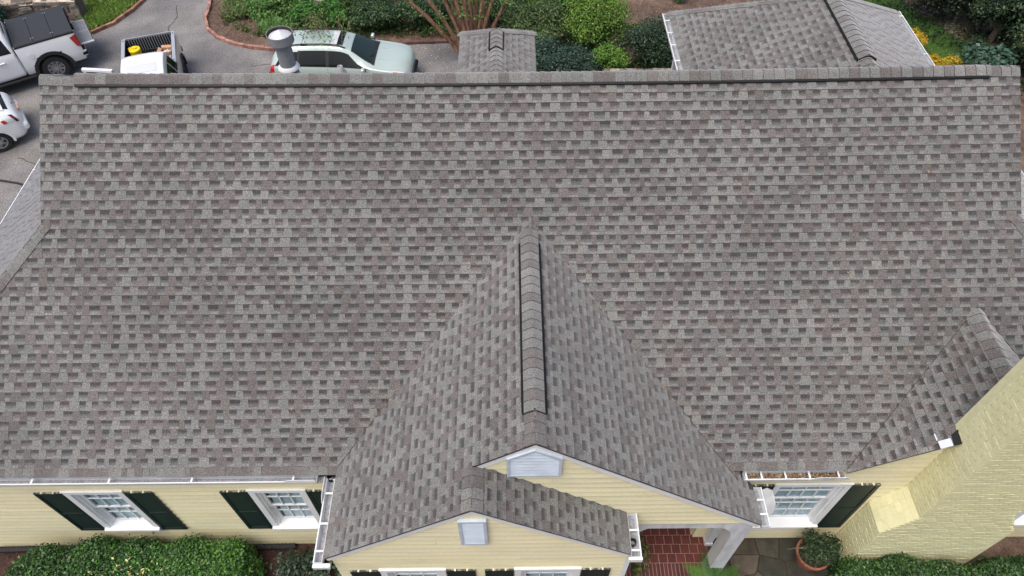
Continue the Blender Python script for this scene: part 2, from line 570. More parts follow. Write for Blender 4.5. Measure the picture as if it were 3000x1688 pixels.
def grass(name, poly, n, h, pal, label, avoid=()):
    p = np.array(pts_in(poly, n, avoid))
    hh = h * nrg.uniform(0.5, 1.25, n)
    up = np.tile(np.array([0, 0, 1.0]), (n, 1)) + nrg.normal(0, 0.38, (n, 3))
    up[:, 2] = np.abs(up[:, 2])
    side = np.cross(up, nrg.normal(0, 1, (n, 3)))
    o = leaf_mesh(name, p + np.array([0, 0, 1.0]) * (hh * 0.42).reshape(-1, 1), side, hh, pick_cols(n, pal, 0.25), M['grass'], aspect=0.13, fold=0.02, along=up)
    tag(o, label, 'grass')
    return o


grass('grass', LAWN_L, 15000, 0.17, [(0.22, 0.37, 0.06), (0.14, 0.28, 0.04), (0.40, 0.48, 0.14), (0.08, 0.17, 0.03)], 'long bright grass on the verge by the curved brick edging')
grass('grass', LAWN_R, 22000, 0.11, [(0.08, 0.25, 0.03), (0.055, 0.18, 0.025), (0.12, 0.31, 0.05)], 'low green ground cover beside the rear wing and dark trees')

# brick edging along the drive: each brick a thing of its own wall
def edging(label, path, n0, pal, w=0.10, ln=0.20, h=0.10, name='brick_edging'):
    t = thing(name, label, 'edging', (path[0][0], path[0][1], gz(*path[0])))
    k = 0
    pts = [Vector((p[0], p[1])) for p in path]
    segs = [(pts[i], pts[i + 1]) for i in range(len(pts) - 1)]
    L_ = [0]
    for a, b in segs: L_.append(L_[-1] + (b - a).length)
    d = 0.0
    while d < L_[-1] - ln:
        m_ = d + ln / 2
        i = max(j for j in range(len(segs)) if L_[j] <= m_)
        a, b = segs[i]
        u = (b - a).normalized()
        c = a + u * (m_ - L_[i])
        nrm = Vector((-u.y, u.x))
        q = MB()
        z = gz(c.x, c.y)
        c3 = Vector((c.x, c.y, z - 0.05))
        ju = rng.uniform(-0.006, 0.006)
        col = rng.choice(pal)
        f = rng.uniform(0.8, 1.2)
        q.obox(c3 - Vector((*u, 0)) * (ln / 2 - 0.004) - Vector((*nrm, 0)) * (w / 2 + ju), Vector((*u, 0)) * (ln - 0.008), Vector((*nrm, 0)) * w, (0, 0, h + 0.05 + rng.uniform(-0.01, 0.01)), tuple(v * f for v in col))
        q.build('brick', M['edgebrick'], t, recenter=True)
        d += ln
    return t


edging('curved pink brick edging round the mulched island bed', [p for p in BED_EDGE if p[1] < 26.5 and p[0] < -6], 0, [(0.33, 0.170, 0.135), (0.27, 0.140, 0.112), (0.37, 0.205, 0.165)], w=0.105, h=0.12)
edging('dark brick edging behind the green car', [p for p in BED_EDGE if p[0] > -7.1], 0, [(0.11, 0.06, 0.052), (0.14, 0.075, 0.065)], w=0.11, h=0.10)
edging('brown brick edging between grass verge and driveway', [p for p in LEFT_EDGE if -15.7 < p[0] and p[1] < 27.6], 0, [(0.26, 0.125, 0.085), (0.20, 0.10, 0.07), (0.30, 0.16, 0.11)], w=0.11, h=0.12)

# ------------------------------------------------------------------ the house
HOUSE = thing('house', 'yellow house with grey shingle roofs, white trim and front gables', 'house', (0, 9.0, 0.0))
PM = 0.8012          # main roof pitch
EY, EZ = 4.475, 3.19  # front eave line
RY = 9.164            # ridge
RZ = EZ + (RY - EY) * PM


def sag(x, y):
    k = min(max((RY - abs(y - RY) - EY) / (RY - EY), 0), 1)
    return -0.06 * max(0, 1 - ((x - 0.3) / 7.4) ** 2) * k


def zmain(x, y):
    return EZ + (y - EY) * PM if y < RY else EZ + (2 * RY - EY - y) * PM

BX, BZ, BP, BY = 0.26, 5.57, 0.80, 3.775      # big front gable: ridge x, ridge z, pitch, front edge
SX, SZ, SP, SY = -0.51, 4.954, 0.775, 3.22    # small front gable
GX, GZ_, GP, GY = 6.94, 4.70, 0.77, 4.43      # right gable behind the chimney


def zgables(x, y):
    z = -9
    if y > BY and x < 3.634: z = max(z, BZ - BP * abs(x - BX)) if x > -2.63 else z
    if y > SY and -2.63 < x < SX: z = max(z, BZ - BP * (BX - x))
    if y > GY and 4.98 < x < 8.9: z = max(z, GZ_ - GP * abs(x - GX))
    return z

LIGHT = [(0.168, 0.171, 0.160), (0.156, 0.159, 0.150), (0.181, 0.181, 0.168)]
MAUVE = [(0.131, 0.120, 0.113), (0.142, 0.131, 0.123), (0.121, 0.111, 0.105)]
CELLS = []     # every shingle tab of the house: (area in the photo, slope part, verts, faces, cols)
EXPO = 0.1431


def slope(label, E0, ux, vs, polys, hidden=None, bend=None, parent=HOUSE, expo=EXPO, store=CELLS, seed=1, rev=False):
    """one roof slope: a deck with every shingle tab laid on it in lapped courses; polys are convex plan polygons"""
    r = random.Random(seed)
    E0, ux, vs = np.array(E0, float), np.array(ux, float), np.array(vs, float)
    n = np.cross(ux, vs)
    n = n / np.linalg.norm(n)
    hh = vs[0] ** 2 + vs[1] ** 2
    def uv(p):
        d = (p[0] - E0[0], p[1] - E0[1])
        return (d[0] * ux[0] + d[1] * ux[1], (d[0] * vs[0] + d[1] * vs[1]) / hh)
    UV = [ccw([uv(p) for p in q]) for q in polys]
    def W(u, v, h):
        p = E0 + u * ux + v * vs + h * n
        if bend: p[2] += bend(p[0], p[1])
        return p
    deck = MB()
    for q in UV:
        # deck split into strips so that it follows the bend
        us = [p[0] for p in q]
        k = max(1, int((max(us) - min(us)) / 1.0))
        for i in range(k):
            a, b = min(us) + (max(us) - min(us)) * i / k, min(us) + (max(us) - min(us)) * (i + 1) / k
            c = clip_half(clip_half(q, 1, 0, -a), -1, 0, b)
            if len(c) >= 3: deck.prism([W(u, v, -0.03) for u, v in c], n * 0.028)
    dk = deck.build('roof_slope', M['deck'], parent)
    if label: dk['label'] = label
    vmax = max(p[1] for q in UV for p in q)
    vmin = min(p[1] for q in UV for p in q)
    umin = min(p[0] for q in UV for p in q)
    umax = max(p[0] for q in UV for p in q)
    row = 0
    v0 = vmin - 0.005
    while v0 < vmax:
        v1 = v0 + expo
        u = umin - r.uniform(0.05, 0.5)
        tab = r.random() < 0.5
        wob = r.uniform(-0.003, 0.003)
        ph = r.uniform(0, 6)
        while u < umax:
            tab = not tab
            if row == 0: tab = True
            w = r.choice([0.09, 0.10, 0.11, 0.12, 0.135, 0.155]) if not tab else r.choice([0.08, 0.095, 0.11, 0.12, 0.135, 0.155])
            sl0, sl1 = (r.uniform(-0.012, 0.002), r.uniform(-0.002, 0.012)) if tab else (0, 0)
            th = 0.0130 if tab else 0.0075
            th += r.uniform(-0.001, 0.0015)
            g = 0.0012
            y0 = v0 + wob + 0.0025 * math.sin(u * 1.7 + ph)
            quad = [(u + g + min(sl0, 0), y0), (u + w - g + max(sl1, 0), y0), (u + w - g - 0.004, v1 + 0.012), (u + g + 0.004, v1 + 0.012)]
            if not tab: quad = [(u + g - 0.012, y0), (u + w - g + 0.012, y0), (u + w - g + 0.010, v1 + 0.012), (u + g - 0.010, v1 + 0.012)]
            if tab:
                c = r.choice(LIGHT) if r.random() < 0.52 else r.choice(MAUVE)
                f = r.uniform(0.93, 1.07)
                bands = [(-1, 9, lambda t, c=c, f=f: tuple(x * f for x in c))]
            else:
                # laminated shingles are printed with a dark granule band under each tooth line
                dk_ = r.uniform(0.048, 0.066)
                lt = r.uniform(0.165, 0.202)
                a = r.uniform(0.20, 0.36)
                c_ = r.uniform(0.56, 0.70)
                md = r.uniform(0.130, 0.156)
                warm = r.uniform(-0.004, 0.012)
                def tone(q, warm=warm): return (q + warm, q, q - 0.004)
                bands = [(-1, a, lambda t, q=lt: tone(q)),
                         (a, c_, lambda t, q0=md, q1=dk_ * 1.55, a=a, c_=c_: tone(q0 + (q1 - q0) * min(max((t - a) / (c_ - a), 0), 1))),
                         (c_, 9, lambda t, q=dk_: tone(q))]
            for q in UV:
                outline = clip_convex(quad, q)
                if not outline: continue
                cs = [W(p[0], p[1], 0) for p in outline]
                if hidden and all(hidden(*p) for p in cs): continue
                vsx, fcs, cls = [], [], []
                def H(v): return th * (1 - 0.93 * (v - y0) / expo) if v < v1 else 0.0003
                for b0, b1, cf in bands:
                    pl = outline
                    if b0 > 0: pl = clip_half(pl, 0, 1, -(y0 + b0 * expo))
                    if b1 < 1: pl = clip_half(pl, 0, -1, (y0 + b1 * expo)) if len(pl) >= 3 else []
                    if len(pl) < 3: continue
                    k = len(vsx)
                    vsx += [W(p[0], p[1], H(p[1])) for p in pl]
                    cls += [cf((p[1] - y0) / expo) for p in pl]
                    fcs.append(tuple(range(k, k + len(pl))))
                if not vsx: continue
                k = len(vsx)
                m_ = len(outline)
                cb = bands[0][2](0.0)
                ce = (0.062, 0.059, 0.057)      # dark asphalt core, widened to paint the shadow line under each course
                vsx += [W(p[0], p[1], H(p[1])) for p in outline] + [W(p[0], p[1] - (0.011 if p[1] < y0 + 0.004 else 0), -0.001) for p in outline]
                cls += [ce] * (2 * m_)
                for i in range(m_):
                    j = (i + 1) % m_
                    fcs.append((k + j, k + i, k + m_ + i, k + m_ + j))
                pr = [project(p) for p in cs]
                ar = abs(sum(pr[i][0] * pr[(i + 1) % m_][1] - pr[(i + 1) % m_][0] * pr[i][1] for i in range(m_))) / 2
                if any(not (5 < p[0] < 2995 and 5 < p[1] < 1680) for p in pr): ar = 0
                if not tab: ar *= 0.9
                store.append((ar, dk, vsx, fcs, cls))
            u += w
        v0 = v1
        row += 1
    return dk


def under_main(x, y, z): return z < zmain(x, y) - 0.05
c38, s38 = math.cos(math.atan(PM)), math.sin(math.atan(PM))
HLX, HRX = -9.97, 10.52            # side eaves
LX, RX = -7.03, 7.62               # rakes of the upper gables
HA = 2.97                          # plan run of the hips
# main front slope (upper part between the rakes, lower part between the hips)
FC = (0.1431 - 0.005) * c38      # plan depth of the first course
LEX_ = -2.63
front_polys = [[(LX, EY + HA), (RX, EY + HA), (RX, RY), (LX, RY)],
               [(HLX + FC, EY + FC), (HRX - FC, EY + FC), (HRX - HA, EY + HA), (HLX + HA, EY + HA)],
               [(HLX, EY), (LEX_ - 0.005, EY), (LEX_ - 0.005, EY + FC), (HLX + FC, EY + FC)],
               [(3.02, EY), (4.985, EY), (4.985, EY + FC), (3.02, EY + FC)],
               [(8.895, EY), (HRX, EY), (HRX - FC, EY + FC), (8.895, EY + FC)]]
slope('large front roof slope', (0, EY, EZ), (1, 0, 0), (0, c38, s38), front_polys, hidden=lambda x, y, z: z < zgables(x, y) - 0.05, bend=sag, seed=3)
BYK = 2 * RY - EY
slope('rear roof slope', (0, BYK, EZ), (-1, 0, 0), (0, -c38, s38),
      [[(LX, RY), (RX, RY), (RX, BYK - HA), (LX, BYK - HA)], [(HLX + HA, BYK - HA), (HRX - HA, BYK - HA), (HRX, BYK), (HLX, BYK)]], bend=sag, seed=4,
      hidden=lambda x, y, z: (y > 11.5) or (3.2 < x < 8.2 and z < 5.57 + 0.61 * (2.5 - abs(x - 5.7)) - 0.6) or False)
# side hips
slope('left hip slope', (HLX, 9.1, EZ), (0, -1, 0), (c38, 0, s38), [[(HLX, EY), (HLX + HA, EY + HA), (HLX + HA, BYK - HA), (HLX, BYK)]], seed=5)
slope('right hip slope', (HRX, 9.1, EZ), (0, 1, 0), (-c38, 0, s38), [[(HRX, EY), (HRX, BYK), (HRX - HA, BYK - HA), (HRX - HA, EY + HA)]], seed=6)


def cs_(p):
    a = math.atan(p)
    return math.cos(a), math.sin(a)
cb, sb = cs_(BP)
LEX = -2.63
LEZ = BZ - BP * (BX - LEX)
VY = lambda z: EY + (z - EZ) / PM     # where the main slope reaches height z
slope('left slope of the front gables', (LEX, 4.0, LEZ), (0, -1, 0), (cb, 0, sb),
      [[(LEX, SY), (SX, SY), (SX, VY(SZ) + 0.3), (LEX, VY(LEZ) + 0.3)], [(SX, BY), (BX, BY), (BX, VY(BZ) + 0.3), (SX, VY(SZ) + 0.3)]], hidden=under_main, seed=8)
REX = 3.634
REZ = BZ - BP * (REX - BX)
slope('right slope of the big front gable', (REX, 4.0, REZ), (0, 1, 0), (-cb, 0, sb),
      [[(BX, BY), (REX, BY), (REX, max(VY(REZ), BY) + 0.3), (BX, VY(BZ) + 0.3)]], hidden=under_main, seed=9)
c2, s2 = cs_(SP)
SEX = 1.585
SEZ = SZ - SP * (SEX - SX)
slope('right slope of the small front gable', (SEX, 3.5, SEZ), (0, 1, 0), (-c2, 0, s2), [[(SX, SY), (SEX, SY), (SEX, 3.828), (SX, 3.828)]], seed=10)
c3, s3 = cs_(GP)
GLX, GRX = 4.98, 8.90
GEZ = GZ_ - GP * (GX - GLX)
slope('left slope of the chimney gable', (GLX, 5.0, GEZ), (0, -1, 0), (c3, 0, s3), [[(GLX, GY), (GX, GY), (GX, VY(GZ_) + 0.3), (GLX, VY(GEZ) + 0.3)]], hidden=under_main, seed=11)
slope('right slope of the chimney gable', (GRX, 5.0, GEZ), (0, 1, 0), (-c3, 0, s3), [[(GX, GY), (GRX, GY), (GRX, VY(GEZ) + 0.3), (GX, VY(GZ_) + 0.3)]], hidden=under_main, seed=12)
# small hipped roof behind the ridge
DX, DW, DEY, DEZ, DP = -0.255, 0.765, 13.40, 5.0, 0.70
DRZ = DEZ + DW * DP
cd, sd = cs_(DP)
BVY = lambda z: BYK - (z - EZ) / PM
def under_back(x, y, z): return z < zmain(x, y) - 0.25
slope('left slope of the small rear roof', (DX - DW, 12, DEZ), (0, -1, 0), (cd, 0, sd), [[(DX - DW, 10.3), (DX, 10.3), (DX, DEY - DW), (DX - DW, DEY)]], hidden=under_back, seed=13)
slope('right slope of the small rear roof', (DX + DW, 12, DEZ), (0, 1, 0), (-cd, 0, sd), [[(DX, 10.3), (DX + DW, 10.3), (DX + DW, DEY), (DX, DEY - DW)]], hidden=under_back, seed=14)
slope('rear slope of the small rear roof', (DX, DEY, DEZ), (-1, 0, 0), (0, -cd, sd), [[(DX - DW, DEY), (DX, DEY - DW), (DX + DW, DEY)]], seed=15)
# rear wing
WX0, WX1, WX, WEZ, WEY = 3.33, 8.16, 5.83, 5.0, 14.10
WW = 2.43
WH = 1.98            # plan run of its steeper hip end
WP = 0.62
WRZ = WEZ + WP * WW
cw, sw = cs_(WP)
slope('left slope of the rear wing', (WX - WW, 12, WEZ), (0, -1, 0), (cw, 0, sw), [[(WX - WW, 9.3), (WX, 9.3), (WX, WEY - WH), (WX - WW, WEY)]], hidden=under_back, seed=16)
slope('right slope of the rear wing', (WX + WW, 12, WEZ), (0, 1, 0), (-cw, 0, sw), [[(WX, 9.3), (WX + WW, 9.3), (WX + WW, WEY), (WX, WEY - WH)]], hidden=under_back, seed=17)
cwr, swr = cs_(WP * WW / WH)
slope('rear slope of the rear wing', (WX, WEY, WEZ), (-1, 0, 0), (0, -cwr, swr), [[(WX - WW, WEY), (WX, WEY - WH), (WX + WW, WEY)]], seed=18)

# thin dark tubes painting the shadow line along the cut valleys
def valley_shade(a, b, name='valley_shade_line'):
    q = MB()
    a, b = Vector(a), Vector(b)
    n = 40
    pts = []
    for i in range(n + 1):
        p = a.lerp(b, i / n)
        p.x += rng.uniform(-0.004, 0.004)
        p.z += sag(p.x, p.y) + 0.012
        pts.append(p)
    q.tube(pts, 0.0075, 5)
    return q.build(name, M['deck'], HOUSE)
valley_shade((LEX, VY(LEZ), LEZ), (BX, VY(BZ), BZ))
valley_shade((REX - 0.28, VY(REZ + 0.28 * BP), REZ + 0.28 * BP), (BX, VY(BZ), BZ))
valley_shade((GLX, VY(GEZ), GEZ), (GX, VY(GZ_), GZ_))
valley_shade((GRX, VY(GEZ), GEZ), (GX, VY(GZ_), GZ_))

# the 300 tabs that show largest are objects; the rest of each slope is one piece
CELLS.sort(key=lambda c: -c[0])
for ar, dk, v, f, c in CELLS[:300]:
    mesh_obj('shingle', v, f, M['shingle'], dk, cols=c, recenter=True)
rest = {}
for ar, dk, v, f, c in CELLS[300:]:
    q = rest.setdefault(dk.name, (dk, MB()))[1]
    b = len(q.v)
    q.v += [tuple(p) for p in v]
    q.f += [tuple(i + b for i in g) for g in f]
    q.c += c
for dk, q in rest.values():
    q.build('shingle_field', M['shingle'], dk, kind='stuff')


# ridge and hip caps -------------------------------------------------------
def cap_run(p0, p1, dl, dr, hw, lift, parent, expo=0.145, seed=1, reverse=False, bend=None, round_=0.05):
    """bent cap shingles lapped along a ridge from p0 to p1; dl and dr run down the two slopes"""
    r = random.Random(seed)
    p0, p1 = np.array(p0, float), np.array(p1, float)
    d = p1 - p0
    L_ = np.linalg.norm(d)
    d = d / L_
    dl, dr = np.array(dl, float), np.array(dr, float)
    up = -(dl + dr)
    up = up / np.linalg.norm(up)
    def prof(h):
        pts = []
        for t in (1, 0.8, 0.45, 0.22, 0.1, 0): pts.append(dl * hw * t + up * (h - round_ * 0.9 * max(0, 1 - t * 2.6) ** 1.5 * 0.55))
        for t in (0.1, 0.22, 0.45, 0.8, 1): pts.append(dr * hw * t + up * (h - round_ * 0.9 * max(0, 1 - t * 2.6) ** 1.5 * 0.55))
        return pts
    s = 0.0
    while s < L_ - 0.02:
        e = min(expo * r.uniform(0.96, 1.05), L_ - s)
        a0, a1 = s, min(s + e + 0.03, L_)
        h0, h1 = lift + 0.017, lift + 0.002
        if reverse: h0, h1, a0, a1 = h1, h0, max(s - 0.03, 0), s + e
        jit = r.uniform(-0.004, 0.004)
        hv = [(a0, h0 + jit * 0.3), (a1, h1 + jit * 0.3)]
        vs = []
        for a, h in hv:
            for q in prof(h): vs.append(p0 + d * a + q)
        k = len(prof(0))
        for a, h in hv:
            for q in prof(h - 0.010): vs.append(p0 + d * (a + ((-0.005 if not reverse else 0.005) if h > lift + 0.01 else 0)) + q)
        if bend:
            for q in vs: q[2] += bend(q[0], q[1])
        fs = []
        for i in range(k - 1):
            fs.append((i, i + 1, k + i + 1, k + i))
        for i in range(k - 1):
            fs.append((2 * k + i, i, i + 1, 2 * k + i + 1)[::-1])
            fs.append((3 * k + i, k + i, k + i + 1, 3 * k + i + 1))
        fs.append((0, k, 3 * k, 2 * k)[::-1])
        fs.append((k - 1, 2 * k - 1, 4 * k - 1, 3 * k - 1))
        c = r.choice(LIGHT) if r.random() < 0.6 else r.choice(MAUVE)
        f_ = r.uniform(0.95, 1.06)
        c = tuple(x * f_ for x in c)
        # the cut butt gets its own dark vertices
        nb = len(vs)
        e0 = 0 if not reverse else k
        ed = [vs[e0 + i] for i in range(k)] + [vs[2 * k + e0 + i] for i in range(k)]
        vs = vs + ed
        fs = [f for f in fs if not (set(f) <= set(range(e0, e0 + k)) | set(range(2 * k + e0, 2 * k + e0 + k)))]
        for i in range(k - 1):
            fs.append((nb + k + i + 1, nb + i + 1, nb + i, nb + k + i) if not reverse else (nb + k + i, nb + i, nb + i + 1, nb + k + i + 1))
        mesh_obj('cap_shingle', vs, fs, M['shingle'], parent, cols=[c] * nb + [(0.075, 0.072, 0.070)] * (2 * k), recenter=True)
        s += e


def vent_strip(p0, p1, dl, dr, hw, lift, parent, bend=None, sides=(0, 1), ends=()):
    """ridge vent under the caps: a black baffle on each side and a closing strip at its ends"""
    p0, p1, dl, dr = (np.array(q, float) for q in (p0, p1, dl, dr))
    d = (p1 - p0) / np.linalg.norm(p1 - p0)
    L_ = np.linalg.norm(p1 - p0)
    up = -(dl + dr)
    up = up / np.linalg.norm(up)
    q = MB()
    n = max(1, int(L_ / 0.6))
    for i, dd in enumerate((dl, dr)):
        if i not in sides: continue
        nn = up - np.dot(up, dd) * dd
        nn = nn / np.linalg.norm(nn)
        for j in range(n):
            a, b = L_ * j / n, L_ * (j + 1) / n
            for x0, x1, hh in ((hw - 0.03, hw + 0.004, lift), (hw + 0.004, hw + 0.012, lift * 0.40)):
                P = [p0 + d * a + dd * x0, p0 + d * b + dd * x0, p0 + d * b + dd * x1, p0 + d * a + dd * x1]
                P += [p + nn * hh for p in P]
                for p in P:
                    if bend: p[2] += bend(p[0], p[1])
                fs = [(0, 3, 2, 1), (4, 5, 6, 7), (0, 1, 5, 4), (1, 2, 6, 5), (2, 3, 7, 6), (3, 0, 4, 7)]
                if np.dot(np.cross(d, dd), nn) < 0: fs = [f[::-1] for f in fs]
                q.add(P, fs)
    for e in ends:
        for dd in (dl, dr):
            o = p0 if e == 0 else p1
            sgn = -1 if e == 0 else 1
            q.obox(o + up * -0.005, d * sgn * 0.016, dd * (hw + 0.012), up * (lift + 0.012))
    return q.build('ridge_vent', M['black'], parent)

RZs = RZ
dF = (0, -c38, -s38)
dB = (0, c38, -s38)
v_ = vent_strip((-6.50, RY, RZ), (7.15, RY, RZ), dF, dB, 0.165, 0.034, HOUSE, bend=sag)
cap_run((-6.50, RY, RZ), (7.18, RY, RZ), dF, dB, 0.165, 0.040, v_, expo=0.157, seed=21, bend=sag)
rc = box_obj('ridge_board', (LX, RX, RY - 0.02, RY + 0.02, RZ - 0.22, RZ - 0.12), M['deck'], HOUSE)
cap_run((LX, RY, RZ), (-6.50, RY, RZ), dF, dB, 0.165, 0.016, rc, expo=0.5, seed=22, bend=sag)
cap_run((7.18, RY, RZ), (RX, RY, RZ), dF, dB, 0.165, 0.016, rc, expo=0.15, seed=23, bend=sag)
# big gable
dl_, dr_ = (-cb, 0, -sb), (cb, 0, -sb)
v_ = vent_strip((BX, 4.22, BZ), (BX, 7.0, BZ), dl_, dr_, 0.17, 0.040, HOUSE, ends=(0,))
cap_run((BX, 4.20, BZ), (BX, 7.22, BZ), dl_, dr_, 0.168, 0.046, v_, expo=0.150, seed=24)
rb_ = box_obj('ridge_board', (BX - 0.02, BX + 0.02, BY + 0.06, 7.4, BZ - 0.24, BZ - 0.14), M['deck'], HOUSE)
cap_run((BX, BY - 0.004, BZ), (BX, 4.21, BZ), dl_, dr_, 0.168, 0.014, rb_, expo=0.15, seed=25)
# small gable
rb_ = box_obj('ridge_board', (SX - 0.02, SX + 0.02, SY + 0.06, 3.8, SZ - 0.24, SZ - 0.14), M['deck'], HOUSE)
cap_run((SX, SY - 0.004, SZ), (SX, 3.80, SZ), (-cb, 0, -sb), (c2, 0, -s2), 0.17, 0.014, rb_, expo=0.15, seed=26)
# chimney gable
rb_ = box_obj('ridge_board', (GX - 0.02, GX + 0.02, GY + 0.06, 6.2, GZ_ - 0.24, GZ_ - 0.14), M['deck'], HOUSE)
cap_run((GX, GY, GZ_), (GX, 6.42, GZ_), (-c3, 0, -s3), (c3, 0, -s3), 0.18, 0.02, rb_, expo=0.15, seed=27)
# hips of the main roof
def hip(p0, p1, n1, n2, seed, hw=0.15):
    """p0 low end, p1 high end; n1, n2 normals of the two slopes"""
    d = (Vector(p1) - Vector(p0)).normalized()
    a = d.cross(Vector(n1)).normalized()
    b = d.cross(Vector(n2)).normalized()
    if a.z > 0: a = -a
    if b.z > 0: b = -b
    rb = MB()
    rb.tube([Vector(p0) + d * 0.1 + Vector((0, 0, -0.18)), Vector(p1) + Vector((0, 0, -0.18))], 0.03, 4)
    rb = rb.build('hip_board', M['deck'], HOUSE)
    cap_run(p0, p1, a, b, hw, 0.012, rb, expo=0.15, seed=seed)
nF, nL, nR, nB = (0, -s38, c38), (-s38, 0, c38), (s38, 0, c38), (0, s38, c38)
hip((HLX, EY, EZ), (HLX + HA, EY + HA, EZ + HA * PM), nF, nL, 31)
hip((HRX, EY, EZ), (HRX - HA, EY + HA, EZ + HA * PM), nF, nR, 32)
# rear wing ridge, hips and vent
dlw, drw = (-cw, 0, -sw), (cw, 0, -sw)
v_ = vent_strip((WX, 10.12, WRZ), (WX, WEY - WH - 0.05, WRZ), dlw, drw, 0.17, 0.04, HOUSE, ends=(0,))
cap_run((WX, 10.10, WRZ), (WX, WEY - WH, WRZ), dlw, drw, 0.17, 0.046, v_, expo=0.15, seed=34)
rb_ = box_obj('ridge_board', (WX - 0.02, WX + 0.02, 9.4, WEY - WH, WRZ - 0.24, WRZ - 0.14), M['deck'], HOUSE)
cap_run((WX, 9.45, WRZ), (WX, 10.12, WRZ), dlw, drw, 0.17, 0.014, rb_, expo=0.15, seed=35)
hip((WX - WW, WEY, WEZ), (WX, WEY - WH, WRZ), (-sw, 0, cw), (0, swr, cwr), 36)
hip((WX + WW, WEY, WEZ), (WX, WEY - WH, WRZ), (sw, 0, cw), (0, swr, cwr), 37)
dld, drd = (-cd, 0, -sd), (cd, 0, -sd)
v_ = vent_strip((DX - 0.01, 12.02, DRZ), (DX, 12.62, DRZ), dld, drd, 0.15, 0.035, HOUSE, ends=(0,))
cap_run((DX, 12.0, DRZ), (DX, DEY - DW, DRZ), dld, drd, 0.145, 0.04, v_, expo=0.15, seed=38)
rb_ = box_obj('ridge_board', (DX - 0.02, DX + 0.02, 10.7, DEY - DW, DRZ - 0.22, DRZ - 0.12), M['deck'], HOUSE)
cap_run((DX, 10.7, DRZ), (DX, 12.02, DRZ), dld, drd, 0.145, 0.012, rb_, expo=0.15, seed=39)
hip((DX - DW, DEY, DEZ), (DX, DEY - DW, DRZ), (-sd, 0, cd), (0, sd, cd), 40, hw=0.13)
hip((DX + DW, DEY, DEZ), (DX, DEY - DW, DRZ), (sd, 0, cd), (0, sd, cd), 41, hw=0.13)

# ------------------------------------------------------------------ walls
WY = 4.55     # main front wall
CLAP = 0.150


def clap_wall(name, axis, c, a0, a1, z0, z1, out, holes=(), gable=None, label=None, core=0.12):
    """a clapboard wall; axis 'x': runs along x at y=c facing -y (out=-1); axis 'y': runs along y at x=c facing out"""
    def P(a, z, d):
        return (a, c + out * d, z) if axis == 'x' else (c + out * d, a, z)
    wall = MB()
    # core split around the holes
    xs = sorted({a0, a1, *[h[0] for h in holes], *[h[1] for h in holes]})
    for i in range(len(xs) - 1):
        xa, xb = xs[i], xs[i + 1]
        cuts = sorted((h[2], h[3]) for h in holes if h[0] <= xa + 1e-6 and h[1] >= xb - 1e-6)
        zz = z0
        spans = []
        for h0, h1 in cuts:
            spans.append((zz, h0))
            zz = h1
        spans.append((zz, z1))
        for za, zb in spans:
            if zb - za < 0.005: continue
            poly = [(xa, za), (xb, za), (xb, zb), (xa, zb)]
            if gable: poly = clip_convex(poly, gable)
            if len(poly) >= 3:
                wall.prism([P(a, z, -0.02) for a, z in poly], np.array(P(0, 0, -core)) - np.array(P(0, 0, -0.02)))
    w = wall.build(name, M['yellowtrim'], HOUSE)
    if label: w['label'] = label
    z = z0
    while z < z1 - 0.01:
        zt = min(z + CLAP, z1)
        xs = sorted({a0, a1, *[h[0] for h in holes if h[2] < zt and h[3] > z], *[h[1] for h in holes if h[2] < zt and h[3] > z]})
        for i in range(len(xs) - 1):
            if xs[i + 1] - xs[i] > 1.3 and rng.random() < 0.55: xs = xs[:i + 1] + [rng.uniform(xs[i] + 0.4, xs[i + 1] - 0.4)] + xs[i + 1:]
        for i in range(len(xs) - 1):
            xa, xb = xs[i], xs[i + 1]
            zs = [(z, zt)]
            for h in holes:
                if h[0] <= xa + 1e-6 and h[1] >= xb - 1e-6:
                    n_ = []
                    for za, zb in zs:
                        if h[2] >= zb or h[3] <= za: n_.append((za, zb)); continue
                        if h[2] > za: n_.append((za, h[2]))
                        if h[3] < zb: n_.append((h[3], zb))
                    zs = n_
            for za, zb in zs:
                if zb - za < 0.01: continue
                poly = [(xa + 0.001, za), (xb - 0.001, za), (xb - 0.001, zb), (xa + 0.001, zb)]
                if gable: poly = clip_convex(poly, gable)
                if len(poly) < 3: continue
                n = len(poly)
                def dd(zv): return 0.027 - 0.024 * (zv - z) / CLAP + rng.uniform(-0.0008, 0.0008)
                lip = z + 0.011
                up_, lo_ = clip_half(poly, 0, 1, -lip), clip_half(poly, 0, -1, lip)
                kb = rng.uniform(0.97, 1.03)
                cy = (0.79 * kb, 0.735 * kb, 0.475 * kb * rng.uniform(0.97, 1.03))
                cg = tuple(v * g for v, g in zip(cy, (0.80, 0.80, 0.81)))  # darker bottom strip paints the lap shadow, with some grime
                vs, cl, fs = [], [], []
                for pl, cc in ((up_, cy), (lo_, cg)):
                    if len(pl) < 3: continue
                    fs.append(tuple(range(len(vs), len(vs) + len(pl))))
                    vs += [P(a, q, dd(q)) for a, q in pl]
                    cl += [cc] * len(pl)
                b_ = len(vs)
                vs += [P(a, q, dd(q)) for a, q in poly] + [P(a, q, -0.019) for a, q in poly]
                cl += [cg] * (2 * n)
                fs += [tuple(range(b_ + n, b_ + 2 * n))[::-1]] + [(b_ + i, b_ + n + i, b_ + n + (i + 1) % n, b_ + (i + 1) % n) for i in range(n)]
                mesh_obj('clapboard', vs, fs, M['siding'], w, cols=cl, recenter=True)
        z = zt
    return w


